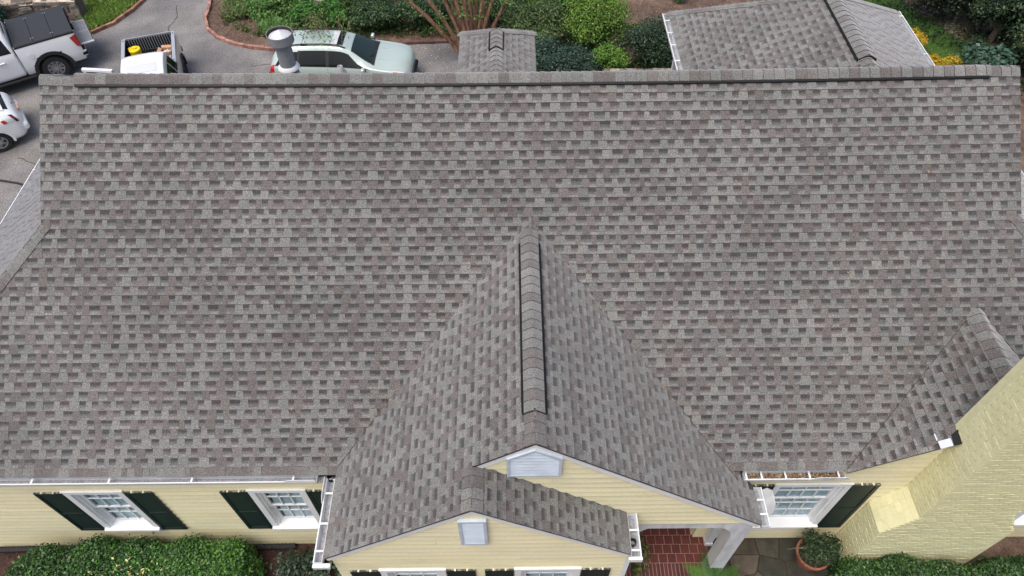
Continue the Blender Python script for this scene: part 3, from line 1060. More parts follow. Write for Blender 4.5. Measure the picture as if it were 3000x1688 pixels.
def window(x0, x1, z0, z1, yw, nx, ru, rl, label=None):
    """double-hung window in a wall facing -y: casing > sash, muntin, pane, sill, blind"""
    cw_ = 0.095
    q = MB()
    yf, yb = yw - 0.045, yw + 0.10
    q.box(x0, x0 + cw_, yf, yb, z0 + 0.06, z1)
    q.box(x1 - cw_, x1, yf, yb, z0 + 0.06, z1)
    q.box(x0 + cw_, x1 - cw_, yf + 0.002, yb, z1 - 0.09, z1 - 0.001)
    q.box(x0 - 0.01, x1 + 0.01, yf - 0.010, yw - 0.02, z1 + 0.001, z1 + 0.022)
    q.box(x0 + cw_, x0 + cw_ + 0.03, yw - 0.005, yb + 0.05, z0 + 0.06, z1 - 0.09)
    q.box(x1 - cw_ - 0.03, x1 - cw_, yw - 0.005, yb + 0.05, z0 + 0.06, z1 - 0.09)
    w = q.build('window', M['white'], HOUSE)
    if label: w['label'] = label
    s = MB()
    sl = [(x0, yf - 0.045, z0), (x1, yf - 0.045, z0), (x1, yb, z0 + 0.03), (x0, yb, z0 + 0.03)]
    s.prism(sl, (0, 0, 0.06))
    s.box(x0 + 0.01, x1 - 0.01, yf - 0.01, yw - 0.03, z0 - 0.09, z0 - 0.001)
    s.build('sill', M['white'], w)
    xa, xb = x0 + cw_ + 0.03, x1 - cw_ - 0.03
    za, zb = z0 + 0.09, z1 - 0.09
    zm = za + (zb - za) * rl / (ru + rl)
    for (lo, hi, y, rows) in ((zm - 0.02, zb, yw + 0.035, ru), (za, zm + 0.02, yw + 0.085, rl)):
        f = MB()
        t = 0.045
        f.box(xa, xa + t, y, y + 0.035, lo, hi)
        f.box(xb - t, xb, y, y + 0.035, lo, hi)
        f.box(xa + t, xb - t, y + 0.001, y + 0.034, lo, lo + t)
        f.box(xa + t, xb - t, y + 0.001, y + 0.034, hi - t, hi)
        f.build('sash', M['white'], w)
        px0, px1, pz0, pz1 = xa + t, xb - t, lo + t, hi - t
        g = 0.018
        for i in range(1, nx):
            xc = px0 + (px1 - px0) * i / nx
            box_obj('muntin', (xc - g / 2, xc + g / 2, y + 0.004, y + 0.030, pz0, pz1), M['white'], w)
        for j in range(1, rows):
            zc = pz0 + (pz1 - pz0) * j / rows
            for i in range(nx):
                u0 = px0 + (px1 - px0) * i / nx + (g / 2 if i else 0)
                u1 = px0 + (px1 - px0) * (i + 1) / nx - (g / 2 if i < nx - 1 else 0)
                box_obj('muntin', (u0, u1, y + 0.005, y + 0.029, zc - g / 2, zc + g / 2), M['white'], w)
        b = MB()
        zz = lo + 0.01
        while zz < hi - 0.05:
            b.obox((xa + 0.085, y + 0.036, zz), (xb - xa - 0.11, 0, 0), (0, 0.006, 0.043), (0, 0.0015, -0.0005))
            zz += 0.046
        b.build('blind', M['curtain'], w)
        for i in range(nx):
            for j in range(rows):
                u0, u1 = px0 + (px1 - px0) * i / nx, px0 + (px1 - px0) * (i + 1) / nx
                w0, w1 = pz0 + (pz1 - pz0) * j / rows, pz0 + (pz1 - pz0) * (j + 1) / rows
                box_obj('pane', (u0 + 0.0095, u1 - 0.0095, y + 0.016, y + 0.020, w0 + 0.0095, w1 - 0.0095), M['pane'], w)
    return w


def shutter(x0, x1, z0, z1, yw, label=None):
    t = 0.055
    yf, yb = yw - 0.05, yw - 0.022
    q = MB()
    q.box(x0, x0 + t, yf, yb, z0, z1)
    q.box(x1 - t, x1, yf, yb, z0, z1)
    zm = z0 + (z1 - z0) * 0.47
    for a, b in ((z0, z0 + 0.06), (zm - 0.025, zm + 0.025), (z1 - 0.06, z1)):
        q.box(x0 + t, x1 - t, yf + 0.001, yb, a, b)
    s = q.build('shutter', M['shutter'], HOUSE)
    if label: s['label'] = label
    for a, b in ((z0 + 0.06, zm - 0.025), (zm + 0.025, z1 - 0.06)):
        box_obj('panel', (x0 + t, x1 - t, yf + 0.012, yb, a, b), M['shutterpanel'], s)
    box_obj('top_edge', (x0 + 0.004, x1 - 0.004, yf + 0.002, yb + 0.012, z1, z1 + 0.008), M['weathered'], s)
    for f in (0.30, 0.72):
        xc = x0 + (x1 - x0) * f
        box_obj('clip', (xc - 0.012, xc + 0.012, yf - 0.006, yb + 0.02, z1 + 0.008, z1 + 0.022), M['clip'], s)
    return s

WZ0, WZ1 = 0.96, 2.55
holes = [(-7.10, -6.15, WZ0, WZ1), (-4.19, -3.28, WZ0, WZ1)]
clap_wall('wall', 'x', WY, -9.86, -2.53, 0.10, 3.02, -1, holes=holes, label='long left front wall')
for x0, x1, *_ in holes:
    window(x0, x1, WZ0, WZ1, WY, 3, 2, 2)
for i, (a, b) in enumerate([(-7.555, -7.115), (-6.135, -5.70), (-4.63, -4.20), (-3.27, -2.85)]):
    shutter(a, b, 0.93, 2.52, WY)
# right part of the front wall with the gable behind the chimney
gab = ccw([(4.93, 0.05), (10.4, 0.05), (10.4, 3.0), (8.86, 3.05), (GX, GZ_ - 0.07), (5.0, 3.11), (4.93, 3.05)])
hol = [(4.10, 5.31, 0.80, 2.58), (8.62, 9.80, 0.80, 2.58)]
gab_full = ccw([(3.24, 0.05), (10.4, 0.05), (10.4, 3.02), (8.80, 3.08), (GX, GZ_ - 0.07), (5.03, 3.10), (4.93, 3.02), (3.24, 3.02)])
# (two convex pieces: the long wall below the eaves and the gable triangle above)
clap_wall('wall', 'x', WY, 3.24, 10.4, 0.10, 3.00, -1, holes=hol, label='right front wall behind the chimney')
clap_wall('wall', 'x', WY, 5.0, 8.88, 3.00, GZ_, -1, gable=ccw([(5.02, 3.0), (8.86, 3.0), (8.86, 3.08), (GX, GZ_ - 0.075), (5.02, 3.12)]), label='gable wall behind the chimney')
window(*hol[0][:2], 0.80, 2.58, WY, 4, 2, 3)
window(*hol[1][:2], 0.80, 2.58, WY, 4, 2, 3)
shutter(5.325, 5.755, 0.72, 2.55, WY)
shutter(3.66, 4.09, 0.72, 2.55, WY)
shutter(8.17, 8.60, 0.72, 2.55, WY)
# big gable front wall above the porch
BWY = 3.83
clap_wall('wall', 'x', BWY, -2.5, 3.60, 2.86, BZ, -1, gable=ccw([(1.5, 2.86), (3.52, 2.86), (BX, BZ - 0.09), (-0.62, 4.80), (-0.62, 4.0)]), label='front wall of the big gable')
# small gable
SWY = 3.275
shol = [(-1.95, -1.00, 1.05, 2.68), (0.0, 0.955, 1.05, 2.68)]
clap_wall('wall', 'x', SWY, -2.555, 1.60, 0.10, 3.10, -1, holes=shol, label='front wall of the small gable below the eaves')
clap_wall('wall', 'x', SWY, -2.555, 1.60, 3.10, SZ, -1, gable=ccw([(-2.555, 3.10), (1.60, 3.10), (1.60, 3.26), (SX, SZ - 0.09), (-2.555, 3.25)]), label='front wall of the small gable above the eaves')
for x0, x1, *_ in shol: window(x0, x1, 1.05, 2.68, SWY, 3, 2, 2)
for a, b in [(-2.38, -1.965), (-0.985, -0.57), (-0.43, -0.015), (0.97, 1.385)]: shutter(a, b, 1.02, 2.65, SWY)
clap_wall('wall', 'y', -2.555, SWY + 0.02, WY - 0.02, 0.10, 3.15, -1, label='left side wall of the small gable')
clap_wall('wall', 'y', 1.60, SWY + 0.02, 6.4, 0.10, 3.2, 1, label='porch side wall of the small gable')
clap_wall('wall', 'y', 3.24, WY + 0.02, 6.4, 0.10, 3.0, -1, label='return wall at the porch recess')
for xc, yc, lbl in ((-2.568, SWY - 0.01, None), (1.613, SWY - 0.01, None)):
    pass
box_obj('corner_board', (1.56, 1.628, SWY - 0.034, SWY - 0.021, 0.10, 3.2), M['white'], HOUSE)
# plain outer walls at the sides and the rear (turned away from the picture)
q = MB()
q.box(-9.86, -9.74, WY + 0.13, 13.6, -1.1, 3.1)
q.box(10.28, 10.40, WY + 0.13, 13.6, -1.1, 3.1)
q.box(-9.72, 10.26, 13.48, 13.6, -1.1, 3.1)
for sx in (-6.90, 7.42):
    q.prism([(sx, EY + HA + 0.05, 5.50), (sx, 2 * RY - EY - HA - 0.05, 5.50), (sx, RY, RZ - 0.14)], (0.10, 0, 0))
q.build('side_wall', M['yellow'], HOUSE)
q = MB()
q.box(DX - DW + 0.09, DX - DW + 0.19, 11.0, DEY - 0.1, -1.0, DEZ - 0.05)
q.box(DX + DW - 0.19, DX + DW - 0.09, 11.0, DEY - 0.1, -1.0, DEZ - 0.05)
q.box(DX - DW + 0.19, DX + DW - 0.19, DEY - 0.2, DEY - 0.1, -1.0, DEZ - 0.05)
q.build('rear_tower_wall', M['yellow'], HOUSE)
for px_, py_ in ((WX - WW + 0.02, 12.98), (WX + WW - 0.14, WEY - 0.15), (WX + WW - 0.14, 12.0)):
    box_obj('wing_post', (px_, px_ + 0.10, py_ - 0.045, py_ + 0.045, -1.05, WEZ - 0.16), M['white'], HOUSE)
q = MB()
q.box(WX - WW + 0.03, WX - WW + 0.12, 11.3, WEY - 0.06, WEZ - 0.16, WEZ - 0.02)
q.box(WX + WW - 0.12, WX + WW - 0.03, 11.3, WEY - 0.06, WEZ - 0.16, WEZ - 0.02)
q.box(WX - WW + 0.12, WX + WW - 0.12, WEY - 0.15, WEY - 0.06, WEZ - 0.16, WEZ - 0.02)
q.build('wing_beam', M['white'], HOUSE)
# dark backing inside the house so that no daylight shows behind the windows
q = MB()
q.box(-9.7, -2.6, WY + 0.30, WY + 0.34, 0.1, 3.0)
q.box(3.4, 10.2, WY + 0.30, WY + 0.34, 0.1, 3.0)
q.box(-2.4, 1.45, SWY + 0.30, SWY + 0.34, 0.1, 3.0)
q.build('interior_wall', M['inside'], HOUSE)
box_obj('interior_floor', (-9.6, 10.2, WY + 0.2, 13.4, -0.2, 0.05), M['inside'], HOUSE)

# rake boards and fascias ---------------------------------------------------
def rake(p0, p1, drop, th, m=M['white'], name='rake_board'):
    """board under a roof edge in a plane facing -y; p0, p1 top edge"""
    q = MB()
    a, b = np.array(p0, float), np.array(p1, float)
    q.prism([a, b, b + np.array([0, 0, -drop]), a + np.array([0, 0, -drop])], (0, -th, 0))
    return q.build(name, m, HOUSE)
o_ = 0.035
rake((BX, BWY - 0.022, BZ - o_), (REX - 0.04, BWY - 0.022, REZ - o_ + 0.03), 0.13, 0.022)
rake((-0.62, BWY - 0.022, BZ - BP * 0.88 - o_), (BX, BWY - 0.022, BZ - o_), 0.13, 0.022)
rake((SX, SWY - 0.022, SZ - o_), (SEX, SWY - 0.022, SEZ - o_), 0.12, 0.022)
rake((LEX + 0.05, SWY - 0.022, LEZ + 0.04 - o_), (SX, SWY - 0.022, SZ - o_), 0.12, 0.022)
rake((GLX + 0.05, 4.526, GEZ + 0.04 - o_), (GX, 4.526, GZ_ - o_), 0.10, 0.02, M['yellowtrim'])
rake((GX, 4.526, GZ_ - o_), (GRX - 0.05, 4.526, GEZ + 0.04 - o_), 0.10, 0.02, M['yellowtrim'])
# black drip edges along the rakes
def drip(p0, p1, n, name='drip_edge'):
    q = MB()
    a, b = np.array(p0, float), np.array(p1, float)
    q.obox(a, b - a, (0, n, 0), (0, 0, -0.035))
    return q.build(name, M['black'], HOUSE)
drip((BX, BY + 0.004, BZ - 0.006), (REX, BY + 0.004, REZ - 0.006), 0.02)
drip((-0.62, BY + 0.004, BZ - BP * 0.88 - 0.006), (BX, BY + 0.004, BZ - 0.006), 0.02)
drip((SX, SY + 0.004, SZ - 0.006), (SEX, SY + 0.004, SEZ - 0.006), 0.02)
drip((LEX, SY + 0.004, LEZ - 0.006), (SX, SY + 0.004, SZ - 0.006), 0.02)
drip((GLX, GY + 0.004, GEZ - 0.006), (GX, GY + 0.004, GZ_ - 0.006), 0.02)
box_obj('fascia', (HLX, LEX - 0.02, 4.524, 4.545, 3.00, 3.15), M['black'], HOUSE)
box_obj('fascia', (3.3, GLX + 0.02, 4.524, 4.545, 3.00, 3.15), M['black'], HOUSE)
box_obj('fascia', (LEX + 0.01, LEX + 0.05, SY + 0.03, 4.48, LEZ - 0.17, LEZ - 0.035), M['yellowtrim'], HOUSE)
box_obj('fascia', (REX - 0.05, REX - 0.01, BY + 0.03, 4.48, REZ - 0.17, REZ - 0.035), M['white'], HOUSE)
box_obj('fascia', (SEX - 0.05, SEX - 0.01, SY + 0.03, 3.82, SEZ - 0.17, SEZ - 0.035), M['white'], HOUSE)

# gutters -------------------------------------------------------------------
def gutter(p0, p1, inward, width=0.125, height=0.10, straps=(), ends=True, label=None, grit=True):
    """open trough; p0 to p1 is the outer lip, inward points to the wall"""
    p0, p1, n = np.array(p0, float), np.array(p1, float), np.array(inward, float)
    t = 0.006
    w, h = width, height
    d = (p1 - p0) / np.linalg.norm(p1 - p0)
    prof = [(0, 0), (0.0, -0.02), (0.022, -h), (w, -h), (w, 0.012), (w - t, 0.012), (w - t, -h + t), (0.026, -h + t), (t, -0.02), (t + 0.012, 0.001), (t + 0.012, 0.006), (0, 0.006)]
    A = [p0 + n * a + np.array([0, 0, b]) for a, b in prof]
    q = MB()
    k = len(prof)
    B = [p + (p1 - p0) for p in A]
    q.add(A + B, [(i, (i + 1) % k, k + (i + 1) % k, k + i) for i in range(k)] + [tuple(range(k))[::-1], tuple(range(k, 2 * k))])
    g = q.build('gutter', M['gutter'], HOUSE)
    if label: g['label'] = label
    if ends:
        for o, s_ in ((p0, 1), (p1, -1)):
            e = MB()
            e.prism([o + d * s_ * 0.001, o + n * w + d * s_ * 0.001, o + n * w + d * s_ * 0.001 + np.array([0, 0, -h + 0.001]), o + n * 0.024 + d * s_ * 0.001 + np.array([0, 0, -h + 0.001])], d * s_ * 0.006)
            e.build('end_cap', M['gutter'], g)
    for s_ in straps:
        e = MB()
        c = p0 + d * s_
        e.obox(c - d * 0.014 + np.array([0, 0, 0.007]), d * 0.028, n * (w - 0.004), (0, 0, 0.005))
        e.build('strap', M['white'], g)
    if grit:
        e = MB()
        e.obox(p0 + n * 0.03 + d * 0.01 + np.array([0, 0, -h + t + 0.001]), (p1 - p0) - d * 0.02, n * (w - 0.045), (0, 0, 0.006))
        e.build('sediment', M['gutterin'], g)
    return g, p0, d, n

GZT = 3.115
g1, *_ = gutter((-10.05, 4.395, GZT), (-2.95, 4.395, GZT), (0, 1, 0), straps=[1.15, 2.82, 3.98, 5.22, 6.74], label='long left front gutter')
# splash guard at the inner corner and the black drain outlet
def plate(name, poly, off, m, parent):
    q = MB()
    q.prism(poly, off)
    return q.build(name, m, parent)
plate('splash_guard', [(-3.42, 4.390, GZT), (-2.955, 4.390, GZT), (-2.955, 4.390, GZT + 0.09), (-3.36, 4.390, GZT + 0.09), (-3.42, 4.390, GZT + 0.05)], (0, -0.006, 0), M['white'], g1)
g2, *_ = gutter((-2.80, 3.20, 3.15), (-2.80, 4.43, 3.15), (1, 0, 0), width=0.13, straps=[0.16, 0.55, 1.0], label='left gutter of the small gable')
plate('splash_guard', [(-2.806, 4.05, 3.15), (-2.806, 4.43, 3.15), (-2.806, 4.43, 3.24), (-2.806, 4.12, 3.24)], (-0.006, 0, 0), M['white'], g2)
q = MB()
q.lathe([(0.058, -0.12), (0.058, 0.02), (0.050, 0.02), (0.046, -0.12)], (-2.745, 4.47, 3.13), 18)
q.build('drain_outlet', M['trimblack'], g1)
box_obj('corner_trough', (-2.94, -2.68, 4.44, 4.53, 3.00, 3.02), M['gutterin'], g1)
box_obj('front_cap', (-2.80, -2.56, 3.14, 3.195, 3.06, 3.14), M['white'], g2)
g3, *_ = gutter((3.46, 4.375, GZT - 0.03), (4.98, 4.375, GZT - 0.03), (0, 1, 0), width=0.14, straps=[0.03, 0.26, 0.62, 0.98, 1.42], label='right front gutter full of leaf debris', grit=False)
plate('splash_guard', [(4.40, 4.368, GZT - 0.03), (5.02, 4.368, GZT - 0.03), (5.02, 4.368, GZT + 0.02), (4.95, 4.368, GZT + 0.06), (4.55, 4.368, GZT + 0.06), (4.40, 4.368, GZT)], (0, -0.008, 0), M['whiteold'], g3)
n = 900
P = np.stack([nrg.uniform(3.50, 4.96, n), nrg.uniform(4.40, 4.50, n), nrg.uniform(3.01, 3.045, n)], 1)
leaf_mesh('leaf_debris', P, np.tile([0, 0, 1.0], (n, 1)) + nrg.normal(0, 0.5, (n, 3)), nrg.uniform(0.02, 0.05, n),
          pick_cols(n, [(0.30, 0.19, 0.09), (0.16, 0.10, 0.06), (0.40, 0.27, 0.13), (0.10, 0.065, 0.04)]), M['debris'], g3, aspect=0.5)
g4, *_ = gutter((3.765, 4.36, REZ - 0.02), (3.765, 3.76, REZ - 0.02), (-1, 0, 0), width=0.125, straps=[0.20, 0.42], label='short right gutter of the big gable')
plate('splash_guard', [(3.772, 4.32, REZ - 0.02), (3.772, 3.90, REZ - 0.02), (3.80, 3.92, REZ + 0.10), (3.83, 4.0, REZ + 0.20), (3.83, 4.22, REZ + 0.20), (3.80, 4.30, REZ + 0.10)], (0.006, 0, 0), M['whiteold'], g4)
g5, *_ = gutter((1.745, 3.80, SEZ - 0.03), (1.745, 3.19, SEZ - 0.03), (-1, 0, 0), width=0.14, straps=[0.24, 0.52], label='right gutter of the small gable')
q = MB()
q.lathe([(0.05, -0.1), (0.05, 0.02), (0.043, 0.02), (0.04, -0.1)], (1.645, 3.40, SEZ - 0.04), 16)
q.build('drain_outlet', M['trimblack'], g5)
box_obj('front_cap', (1.56, 1.75, 3.15, 3.188, SEZ - 0.12, SEZ - 0.02), M['white'], g5)
gutter((HLX - 0.125, 13.6, GZT), (HLX - 0.125, 4.40, GZT), (1, 0, 0), straps=[2.2, 4.0, 5.6], label='left side gutter', grit=True)
gutter((HRX + 0.125, 4.40, GZT), (HRX + 0.125, 13.6, GZT), (-1, 0, 0), straps=[3.0, 5.0, 7.0], label='right side gutter')
gutter((WX - WW - 0.12, WEY, WEZ - 0.03), (WX - WW - 0.12, 11.3, WEZ - 0.03), (1, 0, 0), width=0.13, straps=[0.28, 0.75, 1.2, 1.75, 2.3], label='left gutter of the rear wing')
gutter((WX + WW + 0.12, 11.3, WEZ - 0.03), (WX + WW + 0.12, WEY, WEZ - 0.03), (-1, 0, 0), width=0.13, straps=[0.6, 1.2, 2.6], label='right gutter of the rear wing')
n = 500
P = np.stack([nrg.uniform(WX - WW - 0.09, WX - WW - 0.01, n), nrg.uniform(11.4, 13.9, n), nrg.uniform(WEZ - 0.12, WEZ - 0.09, n)], 1)

# gable vents ---------------------------------------------------------------
def gable_vent(poly, frame, yw, slats, label):
    """poly: opening outline (x,z), frame width"""
    cx = sum(p[0] for p in poly) / len(poly)
    cz = sum(p[1] for p in poly) / len(poly)
    out = []
    for x, z in poly:
        out.append((x + math.copysign(frame, x - cx) if abs(x - cx) > 0.02 else x, z + (frame if z > cz else -frame)))
    q = MB()
    n = len(poly)
    for i in range(n):
        a, b = poly[i], poly[(i + 1) % n]
        A, B = out[i], out[(i + 1) % n]
        q.prism([(A[0], yw - 0.025, A[1]), (B[0], yw - 0.025, B[1]), (b[0], yw - 0.025, b[1]), (a[0], yw - 0.025, a[1])], (0, -0.044, 0))
    v = q.build('gable_vent', M['ventwhite'], HOUSE)
    bk = MB()
    bk.prism([(x, yw - 0.030, z) for x, z in poly], (0, 0.003, 0))
    bk.build('vent_screen', M['trimblack'], v)
    v['label'] = label
    zs = [p[1] for p in poly]
    xs = [p[0] for p in poly]
    z = min(zs)
    st = (max(zs) - min(zs)) / slats
    cpoly = ccw(poly)
    for i in range(slats):
        c = clip_convex([(min(xs), z), (max(xs), z), (max(xs), z + 0.02), (min(xs), z + 0.02)], cpoly)
        if len(c) >= 3:
            xa, xb = min(p[0] for p in c), max(p[0] for p in c)
            s_ = MB()
            s_.prism([(xa, yw - 0.068, z + st * 0.10), (xb, yw - 0.068, z + st * 0.10), (xb, yw - 0.032, z + st * 0.80), (xa, yw - 0.032, z + st * 0.80)], (0, 0.005, 0.004))
            s_.build('slat', M['ventwhite'], v)
        z += st
    return v
gable_vent([(-0.05, 4.70), (0.56, 4.70), (0.56, 5.13), (0.255, 5.37), (-0.05, 5.13)], 0.036, BWY, 8, 'wide louvred gable vent under the big gable peak')
gable_vent([(-0.66, 3.83), (-0.385, 3.83), (-0.385, 4.57), (-0.66, 4.57)], 0.04, SWY, 9, 'narrow louvred gable vent of the small gable')

# porch ---------------------------------------------------------------------
PZ = 0.25
q = MB()
x0, x1, yf, yb = 1.60, 3.56, BWY - 0.01, BWY + 0.16
ztop, zbot = 2.86, 2.66
pl = [(x0, zbot - 0.2), (1.86, zbot - 0.2), (2.0, zbot - 0.02), (3.06, zbot - 0.02), (3.16, zbot - 0.06), (3.28, zbot - 0.2), (3.33, zbot - 0.42), (3.56, zbot - 0.42), (3.56, ztop), (x0, ztop)]
for t in ([pl[0], pl[1], pl[2], (2.0, ztop), (x0, ztop)], [pl[2], pl[3], (3.06, ztop), (2.0, ztop)], [pl[3], pl[4], (3.16, ztop), (3.06, ztop)], [pl[4], pl[5], (3.28, ztop), (3.16, ztop)], [pl[5], pl[6], (3.33, ztop), (3.28, ztop)], [pl[6], pl[7], pl[8], (3.33, ztop)]):
    q.prism([(a, yf, b) for a, b in t], (0, yb - yf, 0))
q.build('porch_beam', M['whiteold'], HOUSE)
box_obj('porch_post', (3.33, 3.56, yf + 0.003, yf + 0.24, 0.08, zbot - 0.42), M['whiteold'], HOUSE)
box_obj('porch_ceiling', (1.62, 3.6, BWY + 0.17, 6.3, 2.74, 2.78), M['white'], HOUSE)
q = MB()
q.box(3.44, 3.56, 4.38, 4.52, PZ + 0.09, 2.74)
q.box(3.43, 3.57, 4.36, 4.525, PZ + 0.001, PZ + 0.085)
q.build('porch_pilaster', M['white'], HOUSE)
fl = box_obj('porch_floor', (1.62, 3.56, 3.62, 6.3, 0.04, PZ - 0.012), M['grout'], HOUSE)
ty = 4.066
row = 0
while ty < 5.6:
    tx = 1.63 - (0.08 if row % 2 else 0.0) + 0.02 * math.sin(row * 2.1)
    while tx < 3.55:
        a, b = max(tx, 1.63), min(tx + 0.158, 3.555)
        if b - a > 0.03:
            f = rng.uniform(0.8, 1.2)
            q = MB()
            q.box(a + 0.006, b - 0.006, ty + 0.006, ty + 0.159, PZ - 0.012, PZ + rng.uniform(-0.001, 0.001), (0.135 * f, 0.036 * f, 0.029 * f))
            q.build('floor_tile', M['tile'], fl, recenter=True)
        tx += 0.158
    ty += 0.165
    row += 1
tx = 1.63
while tx < 3.5:
    f = rng.uniform(0.75, 1.15)
    q = MB()
    q.box(tx + 0.005, tx + 0.062, 3.63, 4.06, PZ - 0.012, PZ + rng.uniform(-0.002, 0.001), (0.125 * f, 0.038 * f, 0.034 * f))
    q.build('edge_brick', M['tile'], fl, recenter=True)
    tx += 0.068

# chimney -------------------------------------------------------------------
CX0, CX1, CYF, CYB = 6.21, 7.66, 4.00, 4.70
BX0, BX1 = 5.85, 8.00
SH0, SH1 = 1.83, 2.47
q = MB()
m_ = 0.008
q.box(CX0 + m_, CX1 - m_, CYF + m_, CYB, SH1 - 0.02, 7.9)
q.box(BX0 + m_, BX1 - m_, CYF + m_, WY - 0.03, 0.0, SH0 - 0.02)
q.prism([(BX0 + m_, CYF + m_, SH0 - 0.02), (BX1 - m_, CYF + m_, SH0 - 0.02), (CX1 - m_, CYF + m_, SH1 - 0.02), (CX0 + m_, CYF + m_, SH1 - 0.02)], (0, WY - 0.03 - CYF - m_, 0))
CH = q.build('chimney', M['mortar'], HOUSE)
CH['label'] = 'tall yellow painted brick chimney with sloped shoulders'
BR = []
def brick_at(a, b, c, d, e, f):
    k = rng.uniform(0.97, 1.03)
    col = (0.74 * k, 0.72 * k, 0.44 * k)
    q = MB()
    q.box(a, b, c, d, e, f, col)
    pr = [project(p) for p in ((a, c, e), (a, d, f), (b, c, f))]
    ar = abs((pr[1][0] - pr[0][0]) * (pr[2][1] - pr[0][1]) - (pr[2][0] - pr[0][0]) * (pr[1][1] - pr[0][1]))
    if any(not (5 < p[0] < 2995 and 5 < p[1] < 1680) for p in pr): ar = 0
    BR.append((ar, q))
def face_x(x, sgn, ya, yb, z0, z1):
    z = z0
    r_ = 0
    while z < z1 - 0.03:
        y = ya - (0.105 if r_ % 2 else 0)
        while y < yb:
            a, b = max(y, ya) + 0.004, min(y + 0.205, yb) - 0.004
            if b - a > 0.03:
                j = rng.uniform(0, 0.004)
                brick_at(*((x - j, x + 0.02) if sgn < 0 else (x - 0.02, x + j)), a, b, z + 0.004, min(z + 0.0715, z1))
            y += 0.213
        z += 0.0755
        r_ += 1
def face_y(y, xa_f, xb_f, z0, z1):
    z = z0
    r_ = 0
    while z < z1 - 0.03:
        xa, xb = xa_f(z), xb_f(z)
        x = xa - (0.105 if r_ % 2 else 0)
        while x < xb:
            a, b = max(x, xa) + 0.004, min(x + 0.205, xb) - 0.004
            if b - a > 0.03: brick_at(a, b, y - rng.uniform(0, 0.004), y + 0.02, z + 0.004, min(z + 0.0715, z1))
            x += 0.213
        z += 0.0755
        r_ += 1
face_x(CX0, -1, CYF + 0.001, CYB - 0.12, SH1, 7.6)
face_x(CX1, 1, CYF + 0.001, CYB - 0.12, SH1, 7.6)
face_x(BX0, -1, CYF + 0.001, WY - 0.03, 0.1, SH0)
face_x(BX1, 1, CYF + 0.001, WY - 0.03, 0.1, SH0)
face_y(CYF, lambda z: CX0 + 0.02, lambda z: CX1 - 0.02, SH1, 7.6)
sx_ = lambda z: (z - SH0) / (SH1 - SH0)
face_y(CYF, lambda z: BX0 + (CX0 - BX0) * sx_(z) + 0.03, lambda z: BX1 + (CX1 - BX1) * sx_(z) - 0.03, SH0, SH1)
face_y(CYF, lambda z: BX0 + 0.02, lambda z: BX1 - 0.02, 0.1, SH0)
# sloping brick shoulders
for xa, xb in ((BX0, CX0), (BX1, CX1)):
    d = np.array([xb - xa, 0, SH1 - SH0])
    L_ = np.linalg.norm(d)
    d = d / L_
    nn = np.array([-d[2], 0, d[0]]) if xa < xb else np.array([d[2], 0, -d[0]])
    if nn[2] < 0: nn = -nn
    k = 7
    for i in range(k):
        for j in range(3):
            y0 = CYF + 0.002 + j * 0.176
            f = rng.uniform(0.95, 1.05)
            q = MB()
            q.obox(np.array([xa, y0 + 0.003, SH0]) + d * (L_ * i / k + 0.0015) - nn * 0.015, d * (L_ / k - 0.003), (0, 0.174, 0), nn * (0.018 + rng.uniform(0, 0.004)), (0.74 * f, 0.72 * f, 0.44 * f))
            BR.append((400 if xa < xb else 0, q))
BR.sort(key=lambda b: -b[0])
for ar, q in BR[:300]: q.build('brick', M['brick'], CH, recenter=True)
q = MB()
for ar, p in BR[300:]: 
    b = len(q.v)
    q.v += p.v; q.f += [tuple(i + b for i in f) for f in p.f]; q.c += p.c
q.build('brickwork', M['brick'], CH, kind='stuff')
# step flashing and the black gap beside the chimney
def on_g(x, y, h): return np.array([x, y, GZ_ - GP * (GX - x)]) + h * np.array([-s3, 0, c3])
q = MB()
q.prism([on_g(6.00, 4.415, 0.014), on_g(6.13, 4.415, 0.014), on_g(6.13, 4.53, 0.016), on_g(6.00, 4.53, 0.016)], np.array([-s3, 0, c3]) * 0.006)
q.prism([on_g(5.99, 4.545, 0.014), on_g(6.005, 4.545, 0.014), on_g(6.005, 4.65, 0.016), on_g(5.99, 4.65, 0.016)], np.array([-s3, 0, c3]) * 0.006)
q.build('step_flashing', M['flash'], HOUSE)
q = MB()
q.prism([on_g(6.135, 4.41, 0.013), on_g(6.215, 4.41, 0.013), on_g(6.235, 4.62, 0.015), on_g(6.15, 4.57, 0.015)], np.array([-s3, 0, c3]) * 0.012)
q.build('flashing_gap', M['black'], HOUSE)

# flue and plumbing vent on the rear slope ----------------------------------
FX, FY = -3.44, 9.62
FZ = zmain(FX, FY)
q = MB()
q.lathe([(0.124, FZ - 0.15), (0.122, 7.22)], (FX, FY, 0), 26)
q.lathe([(0.1235, 6.95), (0.126, 6.955), (0.1235, 6.96)], (FX, FY, 0), 26)
FL = q.build('flue_pipe', M['galv'], HOUSE, smooth=True)
q = MB()
q.lathe([(0.115, 7.14), (0.19, 7.19), (0.195, 7.20), (0.195, 7.335), (0.188, 7.335), (0.186, 7.22), (0.12, 7.19)], (FX, FY, 0), 32)
q.build('cap_band', M['galv'], FL, smooth=False)
q = MB()
q.lathe([(0.172, 7.285), (0.02, 7.375), (0.0, 7.38)], (FX, FY, 0), 32)
q.build('cap_cone', M['galvcap'], FL, smooth=True)
q = MB()
q.lathe([(0.187, 7.215), (0.187, 7.33)], (FX, FY, 0), 32)
q.lathe([(0.186, 7.24), (0.115, 7.235)], (FX, FY, 0), 32)
q.build('cap_liner', M['rust'], FL)
q = MB()
q.lathe([(0.122, 6.80), (0.172, 6.752), (0.168, 6.742), (0.122, 6.77)], (FX, FY, 0), 30)
q.build('storm_collar', M['collar'], FL, smooth=True)
q = MB()
q.lathe([(0.16, FZ - 0.15), (0.14, 6.66), (0.116, 6.67)], (FX, FY, 0), 24)
